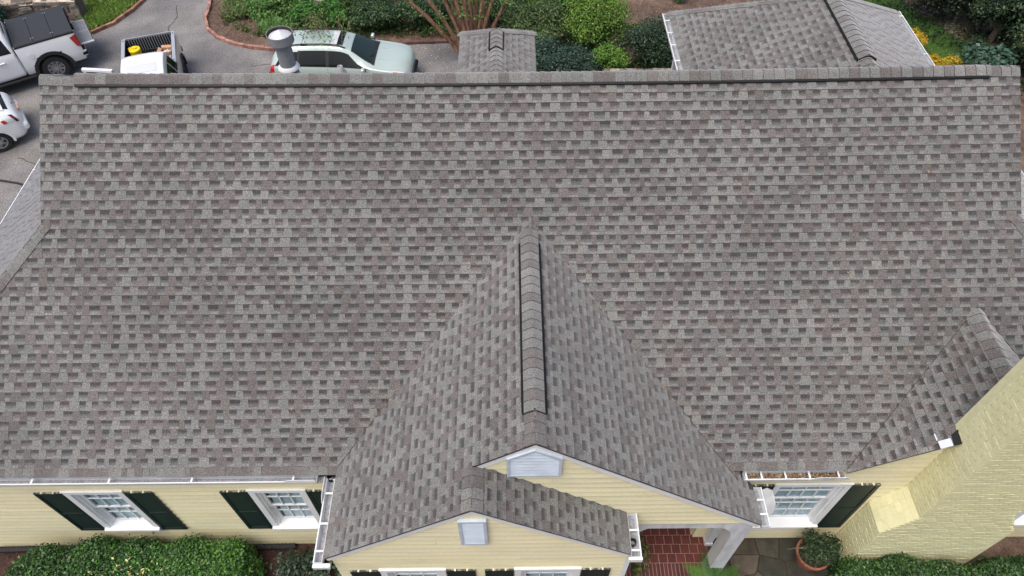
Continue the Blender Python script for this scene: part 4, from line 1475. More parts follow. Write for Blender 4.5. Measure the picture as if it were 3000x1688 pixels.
q.build('flashing_cone', M['galv'], FL, smooth=True)
PXX, PYY = -2.585, 9.40
q = MB()
q.lathe([(0.09, 6.55), (0.085, 6.80), (0.045, 6.825), (0.042, 6.90), (0.032, 6.90), (0.030, 6.80)], (PXX, PYY, 0), 16)
q.build('plumbing_vent', M['lead'], HOUSE, smooth=True)
q = MB()
q.lathe([(0.030, 0), (0.028, 0.05), (0.02, 0.05), (0.018, 0)], (WX - WW + 0.35, 12.05, WEZ + 0.35 * WP), 14)
q.build('plumbing_vent', M['lead'], HOUSE)

#@@REST@@
# ------------------------------------------------------------------ vehicles
ZD = -1.0      # level of the driveway


def pchip(xs, ys, x):
    xs, ys = np.asarray(xs, float), np.asarray(ys, float)
    h = np.diff(xs)
    dl = np.diff(ys) / h
    d = np.zeros(len(xs))
    for i in range(1, len(xs) - 1):
        if dl[i - 1] * dl[i] > 0:
            w1, w2 = 2 * h[i] + h[i - 1], h[i] + 2 * h[i - 1]
            d[i] = (w1 + w2) / (w1 / dl[i - 1] + w2 / dl[i])
    d[0], d[-1] = dl[0], dl[-1]
    i = int(np.clip(np.searchsorted(xs, x) - 1, 0, len(h) - 1))
    t = (x - xs[i]) / h[i]
    return ((2 * t ** 3 - 3 * t ** 2 + 1) * ys[i] + (t ** 3 - 2 * t ** 2 + t) * h[i] * d[i] + (-2 * t ** 3 + 3 * t ** 2) * ys[i + 1] + (t ** 3 - t ** 2) * h[i] * d[i + 1])


class Car:
    """a lofted body; keys: (x, z sill, z belt, z top, half width at the sill, at the belt, at the top)"""
    def __init__(s, keys, root, paint):
        s.k = sorted(keys)
        s.cols = list(zip(*s.k))
        s.root = root
        s.paint = paint

    def par(s, x):
        return [pchip(s.cols[0], c, x) for c in s.cols[1:]]

    def ctrl(s, x):
        zb, zs, zt, wb, ws, wt = s.par(x)
        return [(wb - 0.07, zb), (wb, zb + 0.10), (max(wb, ws) + 0.012, zb + (zs - zb) * 0.55), (ws, zs), (wt + (ws - wt) * 0.06, zt - 0.07 * min(1, (zt - zs) / 0.3) - 0.02),
                (wt - 0.10, zt - 0.012), (wt * 0.5, zt + 0.012), (0, zt + 0.02)]

    def S(s, x, t, off=0.0, sgn=1):
        """surface point; t 0 sill .. 3 belt .. 4 roof edge .. 7 centre line"""
        def at(x, t):
            c = s.ctrl(x)
            i = int(min(max(math.floor(t), 0), 6))
            f = t - i
            p0, p1, p2, p3 = c[max(i - 1, 0)], c[i], c[i + 1], c[min(i + 2, 7)]
            if i >= 6: p3 = (-c[6][0], c[6][1])
            q = []
            for j in range(2):
                m1, m2 = (p2[j] - p0[j]) * 0.42, (p3[j] - p1[j]) * 0.42
                q.append((2 * f ** 3 - 3 * f ** 2 + 1) * p1[j] + (f ** 3 - 2 * f ** 2 + f) * m1 + (-2 * f ** 3 + 3 * f ** 2) * p2[j] + (f ** 3 - f ** 2) * m2)
            return np.array([x, q[0], q[1]])
        p = at(x, t)
        if off:
            x0, x1 = s.k[0][0], s.k[-1][0]
            a = at(min(x + 0.02, x1), t) - at(max(x - 0.02, x0), t)
            b = at(x, min(t + 0.05, 7)) - at(x, max(t - 0.05, 0))
            n = np.cross(a, b)
            n = n / (np.linalg.norm(n) + 1e-9)
            if n[1] < 0 and t < 5.5: n = -n
            if t >= 5.5 and n[2] < 0: n = -n
            p = p + n * off
        p[1] *= sgn
        return p

    def body(s, n=64, arches=(), name='body'):
        xs = np.linspace(s.k[0][0], s.k[-1][0], n)
        ts = np.concatenate([np.linspace(0, 3, 13), np.linspace(3, 7, 19)[1:]])
        k = len(ts)
        V, Fc = [], []
        for x in xs:
            row = [s.S(x, t) for t in ts]
            V += [tuple(p) for p in row] + [(p[0], -p[1], p[2]) for p in row[-2::-1]]
        w = 2 * k - 1
        for i in range(n - 1):
            for j in range(w - 1):
                q = (i * w + j, i * w + j + 1, (i + 1) * w + j + 1, (i + 1) * w + j)
                c = np.mean([V[a] for a in q], axis=0)
                if any((c[0] - ax) ** 2 + (c[2] - az) ** 2 < ar ** 2 and abs(c[1]) > 0.4 and c[2] < 1.2 for ax, az, ar in arches): continue
                Fc.append(q)
        Fc.append(tuple(range(w))[::-1])
        Fc.append(tuple(range((n - 1) * w, n * w)))
        return mesh_obj(name, V, Fc, s.paint, s.root, smooth=True, local=True)

    def patch(s, name, xb, xt, t0, t1, m, sgn=1, off=0.008, nx=10, nt=6, parent=None):
        """side panel between belt fractions; xb, xt: x range at the bottom and the top"""
        V, Fc = [], []
        for j in range(nt + 1):
            f = j / nt
            a, b = xb[0] + (xt[0] - xb[0]) * f, xb[1] + (xt[1] - xb[1]) * f
            for i in range(nx + 1):
                V.append(s.S(a + (b - a) * i / nx, t0 + (t1 - t0) * f, off, sgn))
        for j in range(nt):
            for i in range(nx):
                q = (j * (nx + 1) + i, j * (nx + 1) + i + 1, (j + 1) * (nx + 1) + i + 1, (j + 1) * (nx + 1) + i)
                Fc.append(q if sgn > 0 else q[::-1])
        o = mesh_obj(name, V, Fc, m, parent or s.root, smooth=True, local=True)
        return o

    def screen(s, name, xa, xb, tA, tB, m, off=0.008, n=16, nx=8):
        """front or rear glass across the car, x from xa to xb, out to section parameter tA at xa and tB at xb"""
        V, Fc = [], []
        for i in range(nx + 1):
            x = xa + (xb - xa) * i / nx
            tm = tA + (tB - tA) * i / nx
            for j in range(n + 1):
                u = -1 + 2 * j / n
                V.append(s.S(x, 7 - (7 - tm) * abs(u), off, 1 if u >= 0 else -1))
        for i in range(nx):
            for j in range(n):
                Fc.append((i * (n + 1) + j, i * (n + 1) + j + 1, (i + 1) * (n + 1) + j + 1, (i + 1) * (n + 1) + j))
        return mesh_obj(name, V, Fc, m, s.root, smooth=True, local=True)


def wheel(root, x, y, r, w, rim_r, spokes, rimm, dark=None):
    sg = 1 if y > 0 else -1
    q = MB()
    k = 32
    prof = [(rim_r, -w / 2), (r * 0.90, -w / 2), (r, -w * 0.32), (r, w * 0.32), (r * 0.90, w / 2), (rim_r + 0.005, w / 2), (rim_r - 0.01, w * 0.3), (rim_r - 0.02, -w * 0.3)]
    V, Fc = [], []
    for rr, yy in prof:
        for j in range(k):
            t = 2 * math.pi * j / k
            V.append((rr * math.cos(t), sg * yy, rr * math.sin(t)))
    n = len(prof)
    for i in range(n):
        for j in range(k):
            a, b = i * k + j, i * k + (j + 1) % k
            c, d = ((i + 1) % n) * k + (j + 1) % k, ((i + 1) % n) * k + j
            Fc.append((a, b, c, d) if sg < 0 else (d, c, b, a))
    wh = mesh_obj('wheel', [(a + x, b + y, c + r) for a, b, c in V], Fc, M['tyre'], root, local=True, smooth=False)
    q = MB()
    q.tube([(x, y - sg * 0.02, r), (x, y + sg * w * 0.18, r)], rim_r - 0.012, 24)
    q.build('rim_back', dark or M['rimdark'], wh, local=True)
    q = MB()
    yo = y + sg * w * 0.34
    for i in range(spokes):
        a = 2 * math.pi * i / spokes
        d = np.array([math.cos(a), 0, math.sin(a)])
        e = np.array([-math.sin(a), 0, math.cos(a)])
        for s_ in (-1, 1):
            st = e * s_ * 0.022
            q.obox(np.array([x, yo, r]) + d * 0.05 + st - e * 0.011, d * (rim_r - 0.06), e * 0.022, np.array([0, -sg * 0.03, 0]))
    q.tube([(x, yo - sg * 0.02, r), (x, yo + sg * 0.012, r)], 0.06, 12)
    for a_, b_ in ((rim_r - 0.028, rim_r),):
        V, Fc = [], []
        for j in range(k):
            t = 2 * math.pi * j / k
            for rr in (a_, b_): V.append((x + rr * math.cos(t), yo + sg * 0.004, r + rr * math.sin(t)))
            for rr in (a_, b_): V.append((x + rr * math.cos(t), yo - sg * 0.03, r + rr * math.sin(t)))
        for j in range(k):
            a, b = 4 * j, 4 * ((j + 1) % k)
            Fc += [(a, a + 1, b + 1, b), (a + 2, b + 2, b + 3, a + 3), (a, b, b + 2, a + 2), (a + 1, a + 3, b + 3, b + 1)]
        q.add(V, Fc)
    q.build('rim', rimm, wh, local=True)
    return wh


def arch(car, xw, zw, r0, r1, sgn, m, name='wheel_arch', y0=None, proud=0.02, a0=-12, a1=192):
    V, Fc = [], []
    n = 22
    for i in range(n + 1):
        a = R(a0 + (a1 - a0) * i / n)
        for rr in (r0, r1):
            x, z = xw + rr * math.cos(a), zw + rr * math.sin(a)
            V.append((x, sgn * (y0 + proud), z))
        for rr in (r0, r1):
            x, z = xw + rr * math.cos(a), zw + rr * math.sin(a)
            V.append((x, sgn * (y0 - 0.08), z))
    for i in range(n):
        a, b = 4 * i, 4 * (i + 1)
        Fc += [(a, a + 1, b + 1, b), (a + 1, a + 3, b + 3, b + 1), (a, b, b + 2, a + 2), (a + 2, b + 2, b + 3, a + 3)]
    return mesh_obj(name, V, Fc, m, car.root, local=True)


def lbox(name, b, m, parent):
    q = MB()
    q.box(*b)
    return q.build(name, m, parent, local=True)


def rbox(name, b, m, parent, bev=0.03, seg=3):
    """rounded box"""
    me = bpy.data.meshes.new(name)
    import bmesh
    bm = bmesh.new()
    bmesh.ops.create_cube(bm, size=1.0)
    x0, x1, y0, y1, z0, z1 = b
    for v in bm.verts:
        v.co = ((x0 + x1) / 2 + v.co.x * (x1 - x0), (y0 + y1) / 2 + v.co.y * (y1 - y0), (z0 + z1) / 2 + v.co.z * (z1 - z0))
    bmesh.ops.bevel(bm, geom=bm.edges[:], offset=bev, segments=seg, affect='EDGES', profile=0.5)
    bm.to_mesh(me)
    bm.free()
    me.materials.append(m)
    return link(name, me, parent)


def pickup(root, paint, cab_rear, keys, bed_x, rail, hw, floor, arches, bedmat, cap_rail):
    car = Car(keys, root, paint)
    car.body(60, arches, 'cab')
    # bed: outer skin, rails, inner walls and floor
    xs = np.linspace(bed_x[0], bed_x[1], 34)
    sec = lambda f: [(hw - 0.09, 0.42), (hw - 0.02, 0.50), (hw + 0.005, 0.75), (hw, 0.95), (hw - 0.012, rail - 0.06), (hw - 0.035, rail)]
    k = 6
    bed = None
    for sg in (1, -1):
        V, Fc = [], []
        b0 = 0
        for x in xs:
            tp = 0.03 * max(0, (bed_x[0] + 0.25 - x) / 0.25) ** 2
            for y, z in sec(0): V.append((x, sg * (y - tp), z))
        for i in range(len(xs) - 1):
            for j in range(k - 1):
                q = (b0 + i * k + j, b0 + i * k + j + 1, b0 + (i + 1) * k + j + 1, b0 + (i + 1) * k + j)
                c = np.mean([V[a] for a in q], axis=0)
                if any((c[0] - ax) ** 2 + (c[2] - az) ** 2 < ar ** 2 for ax, az, ar in arches): continue
                Fc.append(q if sg < 0 else q[::-1])
        o = mesh_obj('bed_wall', V, Fc, paint, root, local=True, smooth=True)
        bed = bed or o
    xa, xb = bed_x
    for sg in (1, -1):
        y0, y1 = sorted((sg * (hw - 0.14), sg * (hw - 0.034)))
        lbox('bed_rail', (xa, xb, y0, y1, rail - 0.03, rail + 0.004), cap_rail, bed)
        y0, y1 = sorted((sg * (hw - 0.14), sg * (hw - 0.12)))
        lbox('bed_side', (xa + 0.02, xb, y0, y1, floor, rail - 0.031), bedmat, bed)
        for xx in (xa + 0.10, xb - 0.12):
            yc = sg * (hw - 0.085)
            lbox('stake_pocket', (xx - 0.03, xx + 0.03, yc - 0.018, yc + 0.018, rail + 0.004, rail + 0.007), M['trimblack'], bed)
    lbox('bed_floor', (xa + 0.02, xb, -hw + 0.14, hw - 0.14, floor - 0.02, floor), bedmat, bed)
    q = MB()
    nn = 15
    for i in range(nn):
        y = -hw + 0.2 + (2 * hw - 0.4) * i / (nn - 1)
        q.box(xa + 0.05, xb - 0.03, y - 0.028, y + 0.028, floor, floor + 0.012)
    q.build('floor_ribs', bedmat, bed, local=True)
    lbox('bulkhead', (xb - 0.03, xb, -hw + 0.14, hw - 0.14, floor, rail), bedmat, bed)
    for ax, az, ar in arches:
        q = MB()
        for sg in (1, -1):
            y0, y1 = sorted((sg * 0.45, sg * 0.62))
            q.box(ax - ar, ax + ar, y0, y1, 0.3, az + ar - 0.05)
        q.build('wheel_well', M['black'], root, local=True)
    return car, bed


# white pickup with covered bed and open tailgate ----------------------------
T1 = thing('pickup_truck', 'white pickup truck with black folding bed cover and its tailgate lowered', 'pickup truck', (-17.17, 20.42, ZD), R(212))
k1 = [(-1.02, 0.50, 1.10, 1.16, 0.97, 0.985, 0.93), (-1.0, 0.46, 1.26, 1.84, 0.97, 0.985, 0.76), (-0.7, 0.45, 1.27, 1.93, 0.98, 0.99, 0.74), (0.0, 0.45, 1.28, 1.96, 0.98, 0.99, 0.73),
      (0.6, 0.45, 1.28, 1.95, 0.98, 0.99, 0.72), (0.95, 0.45, 1.28, 1.86, 0.98, 0.99, 0.74), (1.55, 0.45, 1.26, 1.32, 0.98, 0.985, 0.90), (2.4, 0.5, 1.18, 1.22, 0.97, 0.97, 0.90), (2.8, 0.55, 1.05, 1.10, 0.93, 0.92, 0.85), (2.92, 0.6, 0.9, 0.95, 0.80, 0.80, 0.75)]
A1 = [(-1.86, 0.43, 0.56), (1.90, 0.43, 0.56)]
c1, bed1 = pickup(T1, M['carwhite'], -1.0, k1, (-2.86, -1.04), 1.42, 0.985, 0.90, A1, M['bedliner'], M['carwhite'])
for sg in (1, -1):
    for ax in (-1.86, 1.90):
        wheel(T1, ax, sg * 0.84, 0.42, 0.30, 0.255, 9, M['rim'])
        arch(c1, ax, 0.43, 0.50, 0.61, sg, M['trimblack'], y0=0.985, proud=0.03)
    c1.patch('side_window', (-0.92, -0.05), (-0.82, -0.02), 3.12, 3.86, M['carglass'], sg)
    c1.patch('side_window', (0.06, 1.20), (0.06, 0.66), 3.12, 3.86, M['carglass'], sg)
    q = MB()
    q.tube([(-0.62, sg * 1.015, 1.10), (-0.60, sg * 1.035, 1.105), (-0.40, sg * 1.035, 1.105), (-0.38, sg * 1.015, 1.10)], 0.020, 7)
    q.build('door_handle', M['carwhite'], T1, local=True)
    for xx in (-0.985, 0.0, 1.15):
        q = MB()
        q.tube([c1.S(xx, t, 0.001, sg) for t in (0.6, 1.2, 1.8, 2.4, 3.0)], 0.006, 5)
        q.build('door_seam', M['trimblack'], T1, local=True)
    y0, y1 = sorted((sg * 0.88, sg * 1.04))
    rbox('running_board', (-1.25, 1.35, y0, y1, 0.36, 0.43), M['trimblack'], T1, 0.02)
    q = MB()
    y0 = sg * 0.99
    q.prism([(-2.87, sg * 0.80, 1.33), (-2.87, sg * 0.975, 1.33), (-2.66, sg * 1.0, 1.30), (-2.70, sg * 1.005, 1.10), (-2.80, sg * 1.0, 0.92), (-2.87, sg * 0.975, 0.92), (-2.87, sg * 0.80, 0.95)], (-0.004, 0, 0)) if False else None
    q.add([(-2.885, sg * 0.84, 1.34), (-2.885, sg * 0.93, 1.34), (-2.80, sg * 0.997, 1.34), (-2.66, sg * 0.999, 1.30), (-2.885, sg * 0.84, 0.94), (-2.885, sg * 0.94, 0.92), (-2.84, sg * 1.0, 0.92), (-2.76, sg * 1.004, 0.98)],
          [(0, 1, 5, 4), (1, 2, 6, 5), (2, 3, 7, 6)] if sg < 0 else [(4, 5, 1, 0), (5, 6, 2, 1), (6, 7, 3, 2)])
    q.build('tail_lamp', M['taillamp'], T1, local=True)
    q = MB()
    for i in range(4):
        z = 1.0 + i * 0.085
        q.add([(-2.888, sg * 0.86, z), (-2.888, sg * 0.935, z), (-2.82, sg * 0.996, z), (-2.888, sg * 0.86, z + 0.018), (-2.888, sg * 0.935, z + 0.018), (-2.82, sg * 0.996, z + 0.018)], [(0, 1, 4, 3), (1, 2, 5, 4)])
    q.build('lamp_band', M['lampdark'], T1, local=True)
rbox('bumper', (-2.96, -2.74, -0.95, 0.95, 0.52, 0.76), M['carwhite'], T1, 0.06, 4)
for sg in (1, -1):
    y0, y1 = sorted((sg * 0.62, sg * 0.965))
    rbox('bumper_step', (-2.975, -2.78, y0, y1, 0.57, 0.70), M['black'], T1, 0.04)
    y0, y1 = sorted((sg * 0.55, sg * 0.94))
    rbox('bumper_pad', (-2.95, -2.76, y0, y1, 0.755, 0.785), M['trimblack'], T1, 0.012)
c1.screen('windscreen', 1.50, 0.98, 5.0, 4.7, M['screen'])
c1.screen('rear_window', -1.005, -0.99, 5.2, 5.0, M['carglass'])
# cover, three panels with clamps
for i in range(3):
    a, b = -2.85 + i * 0.60, -2.85 + (i + 1) * 0.60
    p = rbox('cover_panel', (a + 0.004, b - 0.004, -0.93, 0.93, 1.425, 1.462), M['tonneau'], bed1, 0.008, 2)
    if i < 2:
        for sg in (1, -1):
            q = MB()
            for dx in (-0.035, 0.035):
                q.box(b + dx - 0.014, b + dx + 0.014, sg * 0.70 - 0.03, sg * 0.70 + 0.03, 1.463, 1.472)
            q.box(b - 0.045, b + 0.045, sg * 0.70 - 0.008, sg * 0.70 + 0.008, 1.470, 1.474)
            q.build('clamp', M['chrome'], p, local=True)
for sg in (1, -1):
    y0, y1 = sorted((sg * 0.935, sg * 0.972))
    lbox('cover_rail', (-2.86, -1.05, y0, y1, 1.40, 1.45), M['trimblack'], bed1)
# lowered tailgate
tg = rbox('tailgate', (-3.31, -2.88, -0.78, 0.78, 0.835, 0.895), M['carwhite'], T1, 0.02)
lbox('tailgate_liner', (-3.29, -2.89, -0.76, 0.76, 0.896, 0.904), M['liner'], tg)
q = MB()
for sg in (1, -1):
    for i in range(9):
        y = sg * (0.09 + i * 0.074)
        q.box(-3.25, -2.93, y - 0.022, y + 0.022, 0.904, 0.914)
q.build('liner_ribs', M['liner'], tg, local=True)
lbox('tailgate_edge', (-3.315, -3.285, -0.74, 0.74, 0.897, 0.909), M['trimblack'], tg)
q = MB()
q.tube([(-1.38, 0.998, 1.06), (-1.38, 1.004, 1.06)], 0.085, 20)
q.build('fuel_door', M['carwhite'], T1, local=True)
lbox('grille', (2.86, 2.93, -0.6, 0.6, 0.65, 0.98), M['trimblack'], T1)

# silver and white pickup facing the house -----------------------------------
T2 = thing('pickup_truck', 'pickup truck with open black bed, toolbox and its passenger door open', 'pickup truck', (-11.08, 18.66, ZD), R(-72.1))
k2 = [(-0.78, 0.48, 1.02, 1.10, 0.85, 0.86, 0.80), (-0.76, 0.45, 1.16, 1.66, 0.86, 0.87, 0.66), (-0.6, 0.45, 1.16, 1.76, 0.86, 0.87, 0.64), (0.0, 0.44, 1.16, 1.79, 0.87, 0.875, 0.63),
      (0.5, 0.44, 1.15, 1.76, 0.87, 0.875, 0.63), (0.75, 0.44, 1.15, 1.66, 0.87, 0.875, 0.64), (1.35, 0.44, 1.12, 1.18, 0.87, 0.87, 0.78), (2.2, 0.5, 1.02, 1.06, 0.86, 0.85, 0.78), (2.55, 0.5, 0.92, 0.96, 0.82, 0.80, 0.72), (2.66, 0.55, 0.78, 0.82, 0.70, 0.70, 0.62)]
A2 = [(-1.75, 0.36, 0.46), (1.75, 0.36, 0.46)]
c2_, bed2 = pickup(T2, M['carsilver'], -0.76, k2, (-2.62, -0.80), 1.25, 0.86, 0.78, A2, M['bedliner'], M['carsilver'])
for sg in (1, -1):
    for ax in (-1.75, 1.75):
        wheel(T2, ax, sg * 0.74, 0.36, 0.24, 0.20, 6, M['rimdark'])
        arch(c2_, ax, 0.36, 0.42, 0.51, sg, M['trimblack'], y0=0.86, proud=0.035)
    c2_.patch('side_window', (-0.68, -0.28), (-0.60, -0.20), 3.15, 3.85, M['carglass'], sg)
    c2_.patch('side_window', (-0.18, 0.98), (-0.12, 0.50), 3.15, 3.85, M['carglass'], sg)
# white roof skin and a pale panel painting the sky reflection in the sunroof
c2_.screen('roof_panel', -0.70, 0.62, 4.35, 4.35, M['carwhite'], off=0.006, n=20, nx=12)
c2_.screen('sunroof_reflection', -0.02, 0.42, 5.55, 5.55, M['lampclear'], off=0.016, n=10, nx=4)
c2_.screen('windscreen', 1.28, 0.78, 5.0, 4.7, M['screen'])
lbox('tailgate', (-2.66, -2.625, -0.76, 0.76, 0.55, 1.25), M['carsilver'], T2)
q = MB()
for i in range(18):
    y = -0.68 + i * 0.08
    q.box(-2.622, -2.610, y - 0.02, y + 0.02, 0.79, 1.20)
q.build('tailgate_ribs', M['bedliner'], T2, local=True)
tb = rbox('toolbox', (-1.16, -0.83, -0.60, 0.68, 1.0, 1.24), M['carsilver'], T2, 0.015)
q = MB()
q.box(-1.18, -0.82, -0.62, 0.70, 1.24, 1.262)
q.build('toolbox_lid', M['carsilver'], tb, local=True)
rbox('bumper', (-2.78, -2.66, -0.84, 0.84, 0.45, 0.62), M['trimblack'], T2, 0.03)
# open passenger door (the vehicle's right side)
dr = MB()
ang = R(66)
hx, hy = -0.22, -0.86
dxv = np.array([-math.cos(ang), -math.sin(ang), 0])
nv = np.array([-dxv[1], dxv[0], 0])
O = np.array([hx, hy, 0])
dr.obox(O + np.array([0, 0, 0.45]), dxv * 0.95, nv * 0.10, (0, 0, 0.70))
D = dr.build('door', M['carwhite'], T2, local=True)
D['label'] = 'white door swung open'
q = MB()
for a, b, z0, z1 in ((0.0, 0.09, 1.15, 1.70), (0.86, 0.95, 1.15, 1.70)):
    q.obox(O + dxv * a + np.array([0, 0, z0]), dxv * (b - a), nv * 0.07, (0, 0, z1 - z0))
q.obox(O + np.array([0, 0, 1.63]), dxv * 0.95, nv * 0.10, (0, 0, 0.075))
q.build('window_frame', M['carwhite'], D, local=True)
q = MB()
q.prism([O + dxv * 0.09 + nv * 0.03 + np.array([0, 0, 1.15]), O + dxv * 0.86 + nv * 0.03 + np.array([0, 0, 1.15]), O + dxv * 0.86 + nv * 0.03 + np.array([0, 0, 1.63]), O + dxv * 0.09 + nv * 0.03 + np.array([0, 0, 1.63])], nv * 0.008)
q.build('window_pane', M['carglass'], D, local=True)
rbox('mirror', (0.92, 1.04, 0.92, 1.10, 1.12, 1.26), M['carwhite'], T2, 0.03)
# things in its bed
def in_frame(t, p):
    m = Matrix.Rotation(t.rotation_euler.z, 4, 'Z')
    return Vector(t.location) + m @ Vector(p)
p = in_frame(T2, (-2.02, -0.44, 0.795))
J = thing('drinks_cooler', 'yellow round drinks cooler standing in the open truck bed', 'cooler', p, 0.4)
q = MB()
q.lathe([(0.0, 0.0), (0.14, 0.0), (0.155, 0.02), (0.175, 0.36), (0.18, 0.37), (0.18, 0.40), (0.17, 0.42), (0.0, 0.43)], (0, 0, 0), 26)
q.build('body', M['yellowjug'], J, local=True, smooth=False)
q = MB()
q.lathe([(0.045, 0.425), (0.05, 0.47), (0.03, 0.48), (0.0, 0.48)], (0.03, 0.0, 0), 14)
q.build('cap', M['yellowjug'], J, local=True)
q = MB()
q.tube([(-0.17, -0.02, 0.38), (-0.17, -0.02, 0.46), (-0.10, -0.02, 0.50), (-0.02, -0.02, 0.46)], 0.016, 7)
q.build('handle', M['yellowjug'], J, local=True)
lbox('label_plate', (-0.06, 0.06, -0.181, -0.172, 0.12, 0.20), M['trimblack'], J)
p = in_frame(T2, (-2.10, 0.44, 0.795))
J = thing('cardboard_box', 'torn brown cardboard box lying open in the truck bed', 'cardboard box', p, 0.1)
J.scale = (0.75, 0.75, 0.75)
q = MB()
q.box(-0.22, 0.22, -0.17, 0.17, 0.0, 0.012)
q.box(-0.22, -0.208, -0.17, 0.17, 0.013, 0.20)
q.box(0.208, 0.22, -0.17, 0.17, 0.013, 0.17)
q.box(-0.207, 0.207, 0.158, 0.17, 0.013, 0.21)
q.box(-0.207, 0.207, -0.17, -0.158, 0.013, 0.15)
q.build('carton', M['card'], J, local=True)
q = MB()
q.obox((-0.22, 0.17, 0.21), (0.42, 0, 0), (0, 0.10, 0.06), (0, 0, 0.006))
q.obox((-0.22, -0.15, 0.20), (0, 0.3, 0), (-0.12, 0, 0.05), (0, 0, 0.006))
q.build('flap', M['card'], J, local=True)
q = MB()
for i in range(9):
    a = rng.uniform(-0.15, 0.1); b = rng.uniform(-0.1, 0.08)
    q.obox((a, b, 0.02 + 0.02 * i), (rng.uniform(0.05, 0.14), rng.uniform(-0.05, 0.05), 0.02), (rng.uniform(-0.04, 0.04), 0.09, 0.02), (0, 0, 0.006))
q.build('paper', M['whiteold'], J, local=True)

# pale green estate car ------------------------------------------------------
T3 = thing('suv', 'pale green car with roof rails parked beside the planted bed', 'car', (-5.43, 20.30, ZD), R(-2.5))
k3 = [(-2.22, 0.50, 0.80, 0.86, 0.66, 0.66, 0.56), (-2.17, 0.42, 0.95, 1.04, 0.78, 0.78, 0.66), (-2.08, 0.38, 1.04, 1.26, 0.84, 0.82, 0.58), (-1.92, 0.36, 1.07, 1.46, 0.86, 0.845, 0.54), (-1.70, 0.35, 1.08, 1.58, 0.87, 0.85, 0.52), (-1.2, 0.34, 1.08, 1.64, 0.875, 0.855, 0.51),
      (-0.4, 0.33, 1.075, 1.655, 0.875, 0.855, 0.50), (0.10, 0.33, 1.07, 1.63, 0.875, 0.855, 0.50), (0.36, 0.33, 1.065, 1.55, 0.875, 0.855, 0.52), (1.12, 0.33, 1.03, 1.12, 0.875, 0.85, 0.70), (1.35, 0.34, 1.00, 1.06, 0.87, 0.85, 0.70), (1.9, 0.36, 0.92, 0.99, 0.85, 0.82, 0.65), (2.15, 0.38, 0.84, 0.90, 0.79, 0.75, 0.60), (2.28, 0.44, 0.70, 0.76, 0.62, 0.60, 0.52)]
A3 = [(-1.28, 0.34, 0.42), (1.36, 0.34, 0.42)]
c3_ = Car(k3, T3, M['cargreen'])
c3_.body(72, A3)
for ax, az, ar in A3:
    q = MB()
    for sg in (1, -1):
        y0, y1 = sorted((sg * 0.45, sg * 0.62))
        q.box(ax - ar, ax + ar, y0, y1, 0.25, az + ar - 0.04)
    q.build('wheel_well', M['black'], T3, local=True)
for sg in (1, -1):
    for ax in (-1.28, 1.36): wheel(T3, ax, sg * 0.765, 0.34, 0.22, 0.215, 5, M['rim'])
    for ax in (-1.28, 1.36): arch(c3_, ax, 0.34, 0.395, 0.44, sg, M['trimblack'], y0=0.885, proud=0.012)
    c3_.patch('side_window', (-1.98, -1.28), (-1.72, -1.20), 3.16, 3.80, M['carglass'], sg)
    c3_.patch('side_window', (-1.21, -0.34), (-1.13, -0.32), 3.10, 3.86, M['carglass'], sg)
    c3_.patch('side_window', (-0.24, 0.92), (-0.22, 0.38), 3.10, 3.86, M['carglass'], sg)
    c3_.patch('window_pillar', (-1.28, -1.21), (-1.20, -1.13), 3.10, 3.86, M['trimblack'], sg, off=0.006)
    c3_.patch('window_pillar', (-0.34, -0.24), (-0.32, -0.22), 3.10, 3.86, M['trimblack'], sg, off=0.006)
    c3_.patch('mirror_corner', (0.92, 1.06), (0.66, 0.72), 3.06, 3.45, M['trimblack'], sg, off=0.007)
    q = MB()
    q.tube([c3_.S(-1.75, 4.6, 0.01, sg), c3_.S(-1.55, 4.6, 0.055, sg), c3_.S(-1.0, 4.6, 0.06, sg), c3_.S(-0.4, 4.6, 0.06, sg), c3_.S(0.05, 4.6, 0.055, sg), c3_.S(0.28, 4.6, 0.01, sg)], 0.022, 7)
    for xx in (-1.0,):
        a, b = c3_.S(xx, 4.6, 0.0, sg), c3_.S(xx, 4.6, 0.06, sg)
        q.box(xx - 0.10, xx + 0.10, a[1] - 0.022, a[1] + 0.022, a[2] - 0.01, b[2])
    q.build('roof_rail', M['trimblack'], T3, local=True)
    for xx in (-1.25, -0.29, 1.02):
        q = MB()
        q.tube([c3_.S(xx, t, 0.0005, sg) for t in (0.8, 1.4, 2.0, 2.6, 3.0)], 0.005, 5)
        q.build('door_seam', M['trimblack'], T3, local=True)
    for xx in (-1.08, -0.12):
        q = MB()
        q.tube([c3_.S(xx, 2.45, 0.005, sg), c3_.S(xx + 0.03, 2.45, 0.03, sg), c3_.S(xx + 0.17, 2.45, 0.03, sg), c3_.S(xx + 0.2, 2.45, 0.005, sg)], 0.014, 7)
        q.build('door_handle', M['cargreen'], T3, local=True)
    c3_.patch('headlight', (1.86, 2.20), (1.74, 2.13), 2.35, 3.45, M['lampclear'], sg, off=0.006)
    c3_.patch('indicator', (1.82, 1.95), (1.76, 1.90), 2.6, 3.2, M['amber'], sg, off=0.012)
    c3_.patch('tail_lamp', (-2.20, -2.02), (-2.12, -1.98), 2.5, 3.3, M['taillamp'], sg, off=0.006)
    y0, y1 = sorted((sg * 0.90, sg * 1.08))
    mi = rbox('mirror', (0.80, 0.92, y0, y1, 1.04, 1.18), M['cargreen'], T3, 0.045, 4)
    lbox('mirror_foot', (0.84, 0.92, *sorted((sg * 0.86, sg * 0.98)), 1.015, 1.055), M['trimblack'], mi)
c3_.screen('windscreen', 1.06, 0.46, 4.75, 4.5, M['screen'])
c3_.screen('cowl', 1.16, 1.06, 4.4, 4.6, M['trimblack'], off=0.012)
c3_.screen('sunroof', 0.20, 0.02, 5.15, 5.15, M['carglass'], off=0.008)
c3_.screen('sunroof_frame', 0.02, -0.16, 5.15, 5.15, M['lampclear'], off=0.007)
